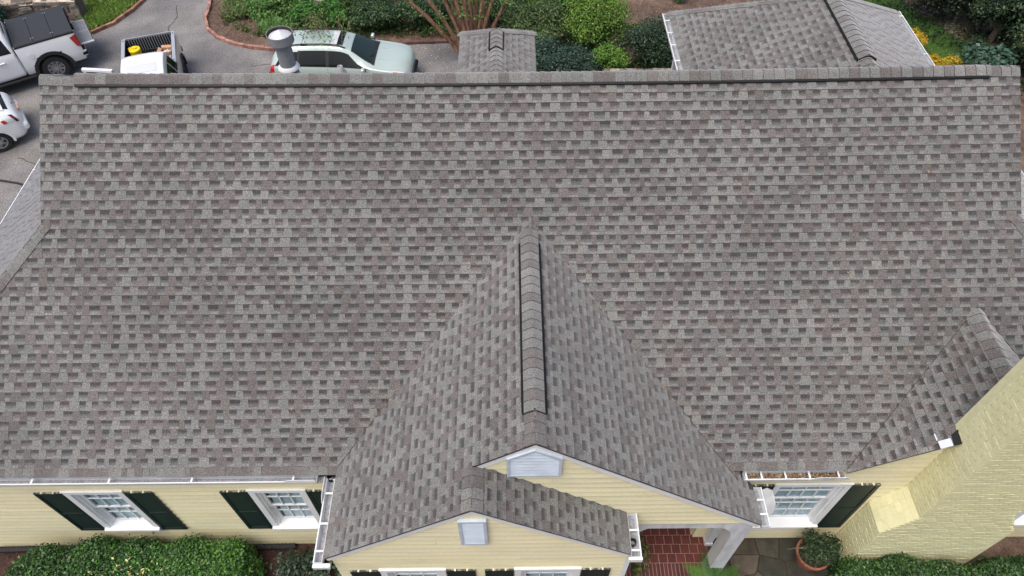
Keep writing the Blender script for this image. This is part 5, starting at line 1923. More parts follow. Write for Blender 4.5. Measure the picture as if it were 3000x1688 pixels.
c3_.screen('rear_window', -2.05, -1.78, 4.9, 4.8, M['carglass'])
for yy in (0.30, -0.30):
    q = MB()
    q.tube([c3_.S(x, 7 - 7 * 0.0 if False else 6.1, 0.0, 1 if yy > 0 else -1) for x in (1.2, 1.5, 1.8, 2.05)], 0.007, 5)
    q.build('hood_crease', M['cargreen'], T3, local=True)
rbox('grille', (2.18, 2.285, -0.42, 0.42, 0.56, 0.74), M['trimblack'], T3, 0.03)
q = MB()
q.box(2.285, 2.295, -0.44, 0.44, 0.735, 0.755)
q.box(2.285, 2.297, -0.40, 0.40, 0.635, 0.655)
q.build('grille_bar', M['chrome'], T3, local=True)
rbox('bumper', (2.05, 2.34, -0.72, 0.72, 0.30, 0.46), M['trimblack'], T3, 0.07, 4)
rbox('rear_bumper', (-2.37, -2.10, -0.78, 0.78, 0.40, 0.66), M['trimblack'], T3, 0.06, 4)
for yy in (0.35, -0.15):
    q = MB()
    q.tube([c3_.S(1.10, 6.6 if yy < 0 else 5.6, 0.03, 1 if yy > 0 else -1), c3_.S(0.98, 5.9 if yy < 0 else 4.9, 0.035, 1 if yy > 0 else -1)], 0.008, 5)
    q.build('wiper', M['trimblack'], T3, local=True)

# white hatchback, only its tail is in view ----------------------------------
T4 = thing('hatchback_car', 'white hatchback seen from behind with red and clear tail lamps', 'car', (-16.93, 16.80, ZD), R(216))
k4 = [(-2.20, 0.42, 0.66, 0.72, 0.56, 0.56, 0.46), (-2.12, 0.30, 0.84, 0.92, 0.74, 0.72, 0.60), (-1.98, 0.26, 0.93, 1.06, 0.84, 0.80, 0.58), (-1.80, 0.25, 0.97, 1.14, 0.86, 0.84, 0.57), (-1.2, 0.24, 0.98, 1.32, 0.87, 0.86, 0.56), (-0.4, 0.22, 0.96, 1.46, 0.87, 0.86, 0.55),
      (0.3, 0.22, 0.94, 1.46, 0.87, 0.86, 0.55), (0.8, 0.22, 0.92, 1.28, 0.87, 0.86, 0.58), (1.4, 0.24, 0.88, 0.96, 0.87, 0.85, 0.68), (2.0, 0.28, 0.74, 0.80, 0.80, 0.76, 0.60), (2.24, 0.34, 0.56, 0.62, 0.60, 0.58, 0.50)]
A4 = [(-1.32, 0.33, 0.40), (1.36, 0.33, 0.40)]
c4_ = Car(k4, T4, M['carwhite'])
c4_.body(64, A4)
for ax, az, ar in A4:
    q = MB()
    for sg in (1, -1):
        y0, y1 = sorted((sg * 0.45, sg * 0.60))
        q.box(ax - ar, ax + ar, y0, y1, 0.2, az + ar - 0.04)
    q.build('wheel_well', M['black'], T4, local=True)
for sg in (1, -1):
    for ax in (-1.32, 1.36): wheel(T4, ax, sg * 0.745, 0.32, 0.20, 0.205, 5, M['rim'])
    c4_.patch('side_window', (-1.25, -0.40), (-1.00, -0.35), 3.12, 3.84, M['carglass'], sg)
    c4_.patch('side_window', (-0.32, 0.95), (-0.28, 0.52), 3.12, 3.84, M['carglass'], sg)
    c4_.patch('tail_lamp', (-2.10, -1.72), (-2.00, -1.66), 2.62, 3.55, M['lampclear'], sg, off=0.008)
    c4_.patch('lamp_red', (-2.095, -2.02), (-2.00, -1.90), 2.55, 3.50, M['lampdark'], sg, off=0.013)
    c4_.patch('lamp_red', (-1.80, -1.70), (-1.76, -1.64), 2.62, 3.0, M['taillamp'], sg, off=0.014)
    for ax in (-1.32, 1.36): arch(c4_, ax, 0.33, 0.36, 0.43, sg, M['carwhite'], y0=0.862, proud=0.012)
c4_.screen('rear_window', -1.72, -0.62, 4.6, 4.6, M['lampclear'], off=0.008, nx=12)
c4_.screen('lower_rear_glass', -1.98, -1.84, 5.0, 4.9, M['carglass'], off=0.008)
c4_.screen('spoiler', -1.86, -1.70, 4.4, 4.4, M['carwhite'], off=0.03)
rbox('bumper', (-2.26, -1.98, -0.76, 0.76, 0.36, 0.62), M['carwhite'], T4, 0.10, 5)
lbox('bumper_strip', (-2.20, -2.02, -0.52, 0.52, 0.622, 0.632), M['liner'], T4)
lbox('license_plate', (-2.235, -2.19, -0.16, 0.16, 0.70, 0.80), M['card'], T4)
q = MB()
q.tube([(-2.12, 0.0, 0.90), (-2.10, 0.0, 0.91)], 0.05, 14)
q.build('badge', M['trimblack'], T4, local=True)
c4_.screen('windscreen', 1.3, 0.75, 4.8, 4.5, M['screen'])

# ------------------------------------------------------------------ stone walls
def stone_wall(label, path, h, thick, base=0.0, cap=True, seed=1):
    r = random.Random(seed)
    t = thing('stone_wall', label, 'stone wall', (path[0][0], path[0][1], gz(*path[0])))
    core = MB()
    for i in range(len(path) - 1):
        a, b = Vector((*path[i], 0)), Vector((*path[i + 1], 0))
        u = (b - a).normalized()
        n = Vector((-u.y, u.x, 0))
        L_ = (b - a).length
        z0 = gz(a.x, a.y) - 0.1 + base
        core.obox(a - n * (thick / 2 - 0.04) + Vector((0, 0, z0)), u * L_, n * (thick - 0.08), (0, 0, h + 0.06))
        for side in (-1, 1):
            z = z0
            while z < z0 + h - 0.03:
                hh = r.uniform(0.10, 0.20)
                s_ = -r.uniform(0, 0.2)
                while s_ < L_:
                    w = r.uniform(0.18, 0.48)
                    x0, x1 = max(s_, 0), min(s_ + w, L_)
                    if x1 - x0 > 0.05:
                        f = r.uniform(0.6, 1.25)
                        c = r.choice([(0.22, 0.20, 0.17), (0.28, 0.25, 0.20), (0.17, 0.16, 0.15), (0.25, 0.20, 0.15)])
                        d = r.uniform(0.0, 0.05)
                        q = MB()
                        o = a + u * (x0 + 0.008) + n * side * (thick / 2 - 0.10) + Vector((0, 0, z + 0.006))
                        A, B = u * (x1 - x0 - 0.016), n * side * (0.10 + d)
                        vs = [o, o + A, o + A + B, o + B]
                        up = Vector((0, 0, hh - 0.012))
                        j = lambda: Vector((r.uniform(-0.015, 0.015), r.uniform(-0.015, 0.015), r.uniform(-0.008, 0.008)))
                        vs = [p + j() for p in vs] + [p + up + j() for p in vs]
                        fs = [(0, 3, 2, 1), (4, 5, 6, 7), (0, 1, 5, 4), (1, 2, 6, 5), (2, 3, 7, 6), (3, 0, 4, 7)]
                        q.add(vs, fs if side > 0 else [g[::-1] for g in fs], tuple(v * f for v in c))
                        q.build('stone', M['stone'], t, recenter=True)
                    s_ += w
                z += hh
        if cap:
            s_ = 0.0
            while s_ < L_:
                w = r.uniform(0.35, 0.8)
                x1 = min(s_ + w, L_ + 0.02)
                f = r.uniform(0.8, 1.25)
                q = MB()
                o = a + u * (s_ + 0.005) - n * (thick / 2 + r.uniform(0, 0.03)) + Vector((0, 0, z0 + h - 0.02))
                j = lambda: Vector((0, r.uniform(-0.03, 0.03), r.uniform(-0.012, 0.012)))
                A, B = u * (x1 - s_ - 0.01), n * (thick + r.uniform(0, 0.04))
                vs = [o, o + A, o + A + B, o + B]
                up = Vector((0, 0, 0.085))
                vs = [p + j() for p in vs] + [p + up + j() for p in vs]
                c = r.choice([(0.44, 0.38, 0.30), (0.50, 0.43, 0.34), (0.40, 0.33, 0.25)]) if cap == 1 else r.choice([(0.20, 0.18, 0.13), (0.16, 0.15, 0.12), (0.24, 0.21, 0.16)])
                q.add(vs, [(0, 3, 2, 1), (4, 5, 6, 7), (0, 1, 5, 4), (1, 2, 6, 5), (2, 3, 7, 6), (3, 0, 4, 7)], tuple(v * f for v in c))
                q.build('capstone', M['stone'], t, recenter=True)
                s_ += w
    core.build('core', M['stonecore'], t)
    return t
stone_wall('pale field stone wall with flat capstones beside the grass verge', [(-15.75, 24.55), (-17.3, 24.5), (-18.6, 24.15), (-19.6, 23.6)], 0.78, 0.55, seed=4)
stone_wall('low mossy stone wall beside the left corner of the rear wing', [(2.0, 19.75), (3.1, 19.95), (5.6, 19.95)], 0.45, 0.45, cap=2, seed=5)

# ------------------------------------------------------------------ vegetation
def lobes_crown(n, c, rad, h, lobes, seed, flat_top=0.0, inner=0.35):
    """leaf positions and normals through a lobed crown standing on the ground"""
    g = np.random.default_rng(seed)
    cx, cy, z0 = c
    L_ = []
    for i in range(lobes):
        a = g.uniform(0, 2 * math.pi)
        q = math.sqrt(g.uniform(0, 1)) * 0.62
        zz = g.uniform(0.30, 0.78)
        s_ = g.uniform(0.32, 0.52)
        L_.append((cx + rad[0] * q * math.cos(a), cy + rad[1] * q * math.sin(a), z0 + h * zz, s_))
    L_ = np.array(L_)
    idx = g.integers(0, lobes, n)
    d = g.normal(0, 1, (n, 3))
    d[:, 2] = np.where(g.random(n) < 0.75, np.abs(d[:, 2]), d[:, 2])
    d = d / np.linalg.norm(d, axis=1, keepdims=True)
    rr = (inner + (1 - inner) * g.random(n) ** 0.45) * (1 + 0.17 * g.normal(0, 1, n))
    S_ = np.array([rad[0], rad[1], h * 0.72])
    P = L_[idx, :3] + d * (rr * L_[idx, 3]).reshape(-1, 1) * S_
    P[:, 2] = np.maximum(P[:, 2], z0 + 0.02)
    N_ = d * 0.55 + g.normal(0, 0.45, (n, 3)) + np.array([0, 0, 0.55])
    return P, N_, L_


def shrub(name, label, cat, x, y, rad, h, n, size, pal, seed, lobes=9, m='leaf', aspect=0.5, stems=5, group=None, z=None, stemcol='twig', inner=0.35, part='foliage'):
    z0 = gz(x, y) if z is None else z
    t = thing(name, label, cat, (x, y, z0), 0, group)
    P, N_, L_ = lobes_crown(n, (x, y, z0), rad, h, lobes, seed, inner=inner)
    g = np.random.default_rng(seed + 99)
    cl = pick_cols(n, pal, 0.16)
    # each clump keeps its own leaf tone
    pal_ = np.array([p[:3] for p in pal])
    leaf_mesh(part, P, N_, size * g.uniform(0.6, 1.3, n), cl, M[m], t, aspect=aspect)
    q = MB()
    r = random.Random(seed)
    for i in range(stems):
        l = L_[i % len(L_)]
        b = (x + r.uniform(-0.12, 0.12), y + r.uniform(-0.12, 0.12), z0 - 0.05)
        mid = ((b[0] + l[0]) / 2 + r.uniform(-0.1, 0.1), (b[1] + l[1]) / 2 + r.uniform(-0.1, 0.1), (b[2] + l[2]) / 2)
        q.tube([b, mid, (l[0], l[1], l[2] + h * 0.2)], [0.022, 0.015, 0.005], 5)
    if stems: q.build('stem', M[stemcol], t)
    return t

DK = [(0.034, 0.075, 0.034), (0.022, 0.052, 0.026), (0.060, 0.110, 0.050), (0.016, 0.036, 0.020)]
MID = [(0.070, 0.150, 0.038), (0.046, 0.105, 0.030), (0.115, 0.210, 0.055), (0.030, 0.066, 0.022)]
BRT = [(0.140, 0.270, 0.038), (0.100, 0.205, 0.032), (0.195, 0.330, 0.060), (0.060, 0.125, 0.025), (0.28, 0.33, 0.08, 0.3)]
FRESH = [(0.100, 0.240, 0.052), (0.068, 0.175, 0.040), (0.160, 0.300, 0.085), (0.25, 0.32, 0.13, 0.4)]
BLU = [(0.030, 0.070, 0.045), (0.020, 0.050, 0.034), (0.055, 0.100, 0.070)]
YEL = [(0.55, 0.38, 0.02), (0.44, 0.34, 0.03), (0.58, 0.28, 0.02), (0.30, 0.33, 0.04)]
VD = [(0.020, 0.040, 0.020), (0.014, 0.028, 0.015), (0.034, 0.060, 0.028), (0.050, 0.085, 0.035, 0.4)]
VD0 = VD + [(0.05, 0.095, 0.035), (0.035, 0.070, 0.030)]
OLV = [(0.140, 0.170, 0.058), (0.100, 0.130, 0.045), (0.19, 0.19, 0.08), (0.060, 0.088, 0.032)]

# island bed behind the cars
def cover(name, label, poly, n, size, pal, hmax, seed, thr=0.0, m='leafmatte'):
    """low ground cover nobody could count: leaves in drifts of varying height"""
    g = np.random.default_rng(seed)
    P = np.array(pts_in(poly, n))
    w = np.sin(P[:, 0] * 2.3 + seed) + np.sin(P[:, 1] * 2.9 + P[:, 0] * 0.9) + np.sin(P[:, 0] * 5.1 - P[:, 1] * 3.7) + 0.8 * np.sin(P[:, 1] * 7.3 + 1.1)
    keep = w > thr + g.normal(0, 0.5, n)
    P, w = P[keep], w[keep]
    k = len(P)
    P[:, 2] += g.random(k) ** 0.6 * hmax * np.clip(0.35 + 0.25 * w, 0.1, 1)
    o = leaf_mesh(name, P, g.normal(0, 0.5, (k, 3)) + np.array([0, 0, 0.7]), size * g.uniform(0.6, 1.4, k), pick_cols(k, pal, 0.22), M[m], None, aspect=0.45)
    tag(o, label, 'ground cover')
    return o
cover('ground_cover', 'mixed low greenery filling the island bed between its bushes', [(-10.6, 23.9), (-9.0, 23.0), (-7.0, 22.75), (-4.5, 22.85), (0.8, 22.9), (0.8, 27.0), (-10.8, 27.0)], 30000, 0.10, OLV + MID + FRESH[:2], 0.42, 1, thr=-0.5)
cover('ground_cover', 'dark ivy like greenery under the shrubs of the back yard', [(0.6, 19.6), (5.6, 19.9), (5.6, 22.6), (3.9, 24.0), (2.9, 26.0), (0.6, 26.5)], 24000, 0.085, MID + DK + OLV[:1], 0.45, 2, thr=-0.9)
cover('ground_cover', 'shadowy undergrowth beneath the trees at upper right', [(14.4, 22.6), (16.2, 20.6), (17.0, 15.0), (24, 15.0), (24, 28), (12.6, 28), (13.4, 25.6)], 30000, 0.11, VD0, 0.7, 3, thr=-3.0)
shrub('perennial_plant', 'pale strappy perennials at the tip of the island bed', 'plant', -9.9, 24.6, (0.9, 0.7), 0.6, 2800, 0.16, OLV + FRESH, 201, m='leafmatte', aspect=0.16, stems=0, lobes=12)
shrub('leafy_bush', 'fresh green leafy bush over the bark mulch', 'bush', -8.6, 24.3, (1.25, 0.95), 0.95, 7500, 0.11, FRESH, 202, m='leafmatte', stems=6, lobes=13)
shrub('perennial_plant', 'fresh green perennial clump just above the flue pipe', 'plant', -8.3, 23.3, (0.85, 0.5), 0.5, 2600, 0.15, FRESH, 203, m='leafmatte', aspect=0.2, stems=0, lobes=9)
shrub('leafy_bush', 'bright broad leaved bush behind the rear of the green car', 'bush', -6.7, 23.5, (1.15, 0.75), 0.95, 7000, 0.12, [(0.06, 0.19, 0.035), (0.09, 0.24, 0.045), (0.045, 0.13, 0.03)], 204, m='leafmatte', stems=6, lobes=11)
shrub('leafy_bush', 'loose olive bush at the far side of the island bed', 'bush', -7.3, 25.4, (1.5, 0.9), 1.0, 8000, 0.11, OLV + MID, 205, m='leafmatte', stems=7, lobes=13)
shrub('leafy_bush', 'thin yellowing bush beyond the middle of the green car', 'bush', -5.3, 24.7, (1.3, 0.9), 1.15, 8500, 0.09, OLV + BRT[:2] + MID, 206, m='leafmatte', stems=7, lobes=13)
shrub('evergreen_shrub', 'dark glossy shrub over the windscreen of the green car', 'shrub', -4.7, 23.5, (1.35, 0.75), 1.0, 11000, 0.085, DK + MID, 207, stems=6, lobes=13)
shrub('evergreen_shrub', 'dark shrub between the bonnet of the green car and the brown trunks', 'shrub', -3.1, 23.75, (1.25, 0.8), 1.15, 11000, 0.085, DK + MID[:2], 208, stems=6, lobes=13)
shrub('leafy_bush', 'yellow green bush behind the fan of brown trunks', 'bush', -2.9, 25.2, (1.8, 0.8), 1.2, 9000, 0.11, BRT, 209, m='leafmatte', stems=6, lobes=13)
shrub('evergreen_shrub', 'deep green shrub right behind the brown trunks', 'shrub', -0.6, 24.1, (1.5, 0.9), 1.1, 11000, 0.09, MID + DK[:2], 210, stems=6, lobes=13)
# right of the trunks
shrub('evergreen_shrub', 'blue green shrub against the small rear roof', 'shrub', 1.55, 20.0, (1.30, 0.9), 1.35, 13000, 0.08, BLU, 211, lobes=14)
shrub('evergreen_shrub', 'mid green shrub behind the small rear roof', 'shrub', 1.15, 21.9, (1.5, 1.1), 1.55, 14000, 0.085, MID + OLV[:2], 212, lobes=15)
shrub('leafy_bush', 'tall bright yellow green bush in the middle of the back yard', 'bush', 3.05, 21.9, (1.35, 1.2), 1.9, 14000, 0.085, BRT, 213, m='leafmatte', lobes=14)
shrub('leafy_bush', 'bright green bush drooping to the low stone wall', 'bush', 3.35, 20.6, (0.7, 0.5), 0.95, 4500, 0.08, BRT[:3] + FRESH[:2], 214, m='leafmatte', lobes=8)
shrub('evergreen_shrub', 'dark holly like shrub next to the rear wing gutter', 'shrub', 4.75, 21.0, (1.35, 0.9), 1.45, 14000, 0.08, DK, 215, lobes=14)
shrub('leafy_bush', 'light green bush at the far edge behind the tall bright bush', 'bush', 1.5, 24.6, (1.8, 0.9), 1.2, 9000, 0.11, FRESH + BRT[:2], 216, m='leafmatte', lobes=13)
shrub('sapling', 'thin green sapling on the leaf litter by the rear wing', 'sapling', 6.3, 25.2, (0.4, 0.35), 0.9, 700, 0.13, FRESH, 217, m='leafmatte', stems=4, lobes=6)
# right of the rear wing
shrub('flowering_shrub', 'golden yellow leaved shrub at the end of the ridge', 'shrub', 14.2, 20.35, (0.75, 0.5), 0.70, 4500, 0.085, YEL, 218, m='leafmatte', lobes=10, stems=3)
shrub('flowering_shrub', 'golden yellow shrub hugging the rear wing gutter', 'shrub', 13.85, 22.1, (0.5, 0.9), 0.62, 3600, 0.085, YEL, 219, m='leafmatte', lobes=10, stems=3)
shrub('broadleaf_shrub', 'blue green broad leaved shrub beside the golden shrub', 'shrub', 15.75, 20.35, (0.95, 0.8), 0.95, 3400, 0.17, [(0.045, 0.105, 0.065), (0.030, 0.075, 0.048), (0.080, 0.150, 0.095)], 220, aspect=0.75, lobes=11)


def tree(label, x, y, rad, h, n, size, pal, seed, trunk_h=1.6, lobes=18, group='trees behind the house', m='leaf', name='tree', cat='tree', low=0.05):
    z0 = gz(x, y)
    t = thing(name, label, cat, (x, y, z0), 0, group)
    P, N_, L_ = lobes_crown(n, (x, y, z0 + h * low), rad, h * (1 - low), lobes, seed, inner=0.25)
    g = np.random.default_rng(seed + 7)
    leaf_mesh('crown', P, N_, size * g.uniform(0.6, 1.35, n), pick_cols(n, pal, 0.2), M[m], t, aspect=0.5)
    q = MB()
    r = random.Random(seed)
    top = (x + 0.1, y + 0.1, z0 + h * 0.7)
    q.tube([(x, y, z0 - 0.1), (x + 0.05, y, z0 + h * 0.35), top], [0.13, 0.10, 0.04], 8)
    for l in L_[:9]:
        q.tube([(x, y, z0 + h * r.uniform(0.2, 0.45)), ((x + l[0]) / 2, (y + l[1]) / 2, (z0 + l[2]) / 2 + 0.3), (l[0], l[1], l[2])], [0.05, 0.03, 0.008], 5)
    q.build('trunk', M['twig'], t)
    return t
tree('very dark tree at the top beyond the green ground cover', 15.5, 23.9, (1.5, 1.1), 2.1, 17000, 0.11, VD, 301)
tree('dark tree in the gap behind the broad leaved shrub', 16.9, 22.3, (1.2, 1.1), 2.0, 15000, 0.11, VD + MID[1:2], 302)
tree('mid green tree at the top right corner with bare pale twigs', 18.1, 22.9, (1.5, 1.2), 2.6, 17000, 0.11, MID + DK, 303)
tree('olive dark tree at the right end of the ridge', 17.7, 20.6, (1.3, 1.0), 2.0, 15000, 0.10, DK + OLV[1:2], 304)
tree('dark green tree down the right edge beyond the gable', 17.6, 18.2, (1.2, 1.4), 1.8, 12000, 0.10, DK + MID[:1], 305)
tree('small dark tree low at the right edge by the side gutter', 16.6, 15.3, (1.1, 1.2), 1.5, 9000, 0.10, VD, 306)
tree('bushy green tree behind the pale stone wall', -17.7, 25.2, (1.5, 0.6), 1.15, 9000, 0.11, BRT + OLV, 307, m='leafmatte')
tree('blue green conifer like tree at the left end of the stone wall', -18.75, 23.35, (0.95, 0.65), 1.35, 11000, 0.09, [(0.030, 0.085, 0.050), (0.020, 0.060, 0.036), (0.05, 0.12, 0.07)], 308)
# pale dead twigs on the corner tree
q = MB()
for a, b, c in [((16.2, 21.9, 1.0), (16.7, 21.6, 1.25), (17.3, 21.2, 1.2)), ((15.9, 22.3, 1.1), (16.5, 21.9, 1.4), (16.9, 21.5, 1.45)), ((17.1, 20.9, 1.1), (17.7, 21.1, 1.35), (18.3, 21.1, 1.2))]:
    q.tube([a, b, c], [0.022, 0.016, 0.006], 5)
o = q.build('bare_twigs', M['twig'], None)
tag(o, 'bare pale twigs poking out of the dark trees at upper right', 'twigs')
# low stone bench and rocks in the island bed
BN = thing('stone_bench', 'small weathered stone bench at the far tip of the island bed', 'bench', (-9.85, 25.0, -1.0))
q = MB()
q.prism([(-0.34, -0.20, 0.40), (0.34, -0.22, 0.40), (0.36, 0.20, 0.40), (-0.33, 0.21, 0.40)], (0, 0, 0.07), (0.34, 0.29, 0.24))
q.build('seat', M['stone'], BN, local=True)
for sx in (-0.22, 0.22):
    q = MB()
    q.box(sx - 0.06, sx + 0.06, -0.16, 0.16, -0.02, 0.399, (0.09, 0.075, 0.06))
    q.build('leg', M['stone'], BN, local=True)
for i, (x_, y_, lb) in enumerate([(-8.75, 25.3, 'flat pale rock left of the path stones in the bed'), (-7.9, 24.95, 'flat tan rock in the middle of the island bed'), (-6.95, 24.6, 'small grey rock beside the bright broad leaved bush')]):
    rr = random.Random(i + 40)
    q = MB()
    k = 9
    pl = [(x_ + 0.36 * rr.uniform(0.7, 1.1) * math.cos(6.283 * j / k), y_ + 0.26 * rr.uniform(0.7, 1.1) * math.sin(6.283 * j / k), -1.02) for j in range(k)]
    q.prism(pl, (0.02, 0.01, 0.5 + 0.05 * i), (0.36, 0.31, 0.26))
    o = q.build('rock', M['stone'], None)
    tag(o, lb, 'rock', None)

# crape myrtle: many brown stems fanning out from one root --------------------
MX, MY = -1.25, 21.35
mz = gz(MX, MY)
CM = thing('multi_stem_tree', 'brown multi stemmed tree fanning up behind the small rear roof', 'tree', (MX, MY, mz))
ends = [(-3.35, 21.2), (-2.70, 21.3), (-2.35, 21.9), (-2.15, 22.3), (-1.80, 21.6), (-1.60, 22.2), (-1.30, 21.7), (-1.05, 22.3), (-0.80, 21.8), (-0.35, 21.9), (0.30, 22.1), (-1.45, 21.3), (-0.62, 22.4)]
r = random.Random(5)
tips = []
for i, (ex, ey) in enumerate(ends):
    b = Vector((MX + (ex - MX) * 0.10 + r.uniform(-0.05, 0.05), MY + (ey - MY) * 0.10 + r.uniform(-0.1, 0.1), mz - 0.05))
    e = Vector((ex, ey, 1.5))
    m1 = b.lerp(e, 0.35) + Vector(((MX - ex) * 0.05, r.uniform(-0.06, 0.06), 0))
    m2 = b.lerp(e, 0.7) + Vector(((MX - ex) * 0.05, r.uniform(-0.05, 0.05), 0))
    tip = e + (e - b) * 0.75
    q = MB()
    w = r.uniform(0.060, 0.100)
    q.tube([b, m1, m2, e, tip], [w, w * 0.9, w * 0.8, w * 0.7, w * 0.4], 8)
    q.build('trunk', M['bark'], CM, smooth=True)
    tips.append((e, tip))
q = MB()
TW = []
for e, tip in tips:
    for k in range(5):
        a = e.lerp(tip, r.uniform(-0.6, 0.9))
        d = Vector((r.uniform(-0.7, 0.7), r.uniform(-0.5, 0.4), r.uniform(-0.15, 0.5)))
        c = a + d
        q.tube([a, a.lerp(c, 0.5) + Vector((0, 0, 0.06)), c], [0.012, 0.008, 0.003], 4)
        for j in range(26): TW.append(a.lerp(c, r.uniform(0.3, 1.0)) + Vector((r.gauss(0, 0.07), r.gauss(0, 0.07), r.gauss(0, 0.06))))
q.build('branch', M['bark'], CM)
n = len(TW)
P = np.array([tuple(p) for p in TW])
leaf_mesh('foliage', P, nrg.normal(0, 0.5, (n, 3)) + np.array([0, 0, 0.8]), nrg.uniform(0.06, 0.11, n), pick_cols(n, FRESH + MID[:2]), M['leafmatte'], CM, aspect=0.5)
# overhanging sprays in front of the green car
OV = thing('arching_shrub', 'arching shrub whose thin leafy sprays hang over the roof of the green car', 'shrub', (-6.6, 22.75, gz(-6.6, 22.75)))
q = MB()
TW = []
for i in range(15):
    b = Vector((-6.6 + r.uniform(-0.5, 0.9), 22.7 + r.uniform(-0.1, 0.2), -1.02))
    m_ = Vector((b.x + r.uniform(-0.4, 0.7), 21.55 + r.uniform(-0.15, 0.25), 0.62 + r.uniform(-0.15, 0.2)))
    e = Vector((m_.x + r.uniform(-0.4, 0.9), 19.75 + r.uniform(-0.35, 0.7), 0.92 + r.uniform(-0.12, 0.12)))
    q.tube([b, m_, m_.lerp(e, 0.55) + Vector((0, 0, 0.08)), e], [0.014, 0.010, 0.007, 0.003], 5)
    for j in range(30):
        t_ = r.uniform(-0.2, 1.0)
        p = m_.lerp(e, t_) if t_ > 0 else m_.lerp(b, -t_)
        TW.append(p + Vector((r.gauss(0, 0.10), r.gauss(0, 0.08), r.gauss(0, 0.05))))
q.build('branch', M['bark'], OV)
n = len(TW)
leaf_mesh('foliage', np.array([tuple(p) for p in TW]), nrg.normal(0, 0.5, (n, 3)) + np.array([0, 0, 0.8]), nrg.uniform(0.06, 0.12, n), pick_cols(n, FRESH + MID[:2] + OLV[:1]), M['leafmatte'], OV, aspect=0.5)

# ------------------------------------------------------------------ front garden
def hedge(label, x0, x1, y0, y1, h, n, size, pal, seed, tint=None, z0=0.08):
    g = np.random.default_rng(seed)
    t = thing('hedge', label, 'hedge', ((x0 + x1) / 2, (y0 + y1) / 2, z0))
    # rounded box: superellipse surface, jittered inwards
    cx, cy = (x0 + x1) / 2, (y0 + y1) / 2
    ax, ay = (x1 - x0) / 2, (y1 - y0) / 2
    d = g.normal(0, 1, (n, 3))
    u = g.uniform(-1, 1, (n, 3))
    face = g.random(n)
    P = np.empty((n, 3))
    top = face < 0.62
    P[:, 0] = u[:, 0]
    P[:, 1] = u[:, 1]
    P[:, 2] = np.where(top, 1.0, g.uniform(0.0, 1.0, n))
    side = ~top
    k = side & (g.random(n) < 0.72)
    P[k, 1] = np.sign(u[k, 1])
    k2 = side & ~k
    P[k2, 0] = np.sign(u[k2, 0])
    # round the edges
    e = 5.0
    q = np.abs(P.copy())
    q[:, 2] = np.clip(q[:, 2], 0, 1)
    nr = (q[:, 0] ** (e * 3.0) + q[:, 1] ** e + q[:, 2] ** e) ** (1 / e)
    P = P / np.maximum(nr, 1e-3).reshape(-1, 1)
    N_ = np.sign(P) * np.abs(P) ** (e - 1)
    N_[:, 0] *= 0.6
    W_ = np.stack([cx + P[:, 0] * ax, cy + P[:, 1] * ay, z0 + np.maximum(P[:, 2], 0) * h], 1)
    wob = 0.05 * (np.sin(W_[:, 0] * 3.1 + seed) + np.sin(W_[:, 1] * 4.3 + W_[:, 0] * 1.7) + np.sin(W_[:, 0] * 7.7 + 1.3))
    depth = g.random(n) ** 2 * -0.16 + 0.035 * g.normal(0, 1, n) + np.where(g.random(n) < 0.025, g.random(n) * 0.11, 0)
    Nn = N_ / (np.linalg.norm(N_, axis=1, keepdims=True) + 1e-9)
    W_ += Nn * (wob + depth).reshape(-1, 1)
    W_[:, 2] = np.maximum(W_[:, 2], z0 + 0.02)
    cl = pick_cols(n, pal, 0.2)
    if tint is not None:
        # younger yellow green growth in one part of the hedge
        fx = np.clip((W_[:, 0] - tint[0]) / tint[1], 0, 1)
        young = (g.random(n) < fx * 0.55)
        cl[young] = pick_cols(int(young.sum()), tint[2], 0.2)
    leaf_mesh('foliage', W_, Nn * 0.7 + g.normal(0, 0.55, (n, 3)) + np.array([0, 0, 0.35]), size * g.uniform(0.5, 1.5, n), cl, M['leaf'], t, aspect=0.55)
    q = MB()
    r = random.Random(seed)
    for i in range(14):
        xx = x0 + (x1 - x0) * (i + 0.5) / 14
        b = (xx, cy + r.uniform(-0.2, 0.2), z0 - 0.05)
        q.tube([b, (xx + r.uniform(-0.1, 0.1), cy + r.uniform(-0.2, 0.2), z0 + h * 0.75)], [0.02, 0.008], 5)
    q.build('stem', M['twig'], t)
    return t
hedge('long clipped green hedge under the two left front windows', -8.75, -4.38, 3.05, 4.38, 0.86, 90000, 0.046, [(0.050, 0.140, 0.030), (0.032, 0.088, 0.022), (0.086, 0.200, 0.046), (0.016, 0.044, 0.015)], 401,
      tint=(-7.6, 2.6, [(0.095, 0.250, 0.036), (0.135, 0.310, 0.048), (0.070, 0.190, 0.030)]))
n = 60
P = np.stack([nrg.uniform(-7.2, -4.9, n), nrg.uniform(3.5, 4.0, n), np.full(n, 0.99)], 1)
o = leaf_mesh('fallen_leaves', P, np.tile([0, 0, 1.0], (n, 1)) + nrg.normal(0, 0.5, (n, 3)), nrg.uniform(0.04, 0.08, n), pick_cols(n, [(0.55, 0.50, 0.20), (0.48, 0.36, 0.17)]), M['chips'], aspect=0.5)
tag(o, 'pale yellow leaves caught on top of the long left hedge', 'fallen leaves')
hedge('dark low hedge in front of the chimney', 5.35, 9.6, 2.7, 3.95, 0.80, 52000, 0.050, [(0.034, 0.095, 0.022), (0.020, 0.055, 0.016), (0.060, 0.140, 0.034), (0.09, 0.20, 0.045, 0.5)], 402)
shrub('evergreen_shrub', 'small dark shrub between the left hedge and the gable wall', 'shrub', -3.65, 3.85, (0.62, 0.50), 0.62, 2300, 0.085, [(0.030, 0.060, 0.032), (0.020, 0.042, 0.024), (0.055, 0.085, 0.050), (0.10, 0.12, 0.075, 0.3)], 403, lobes=9)
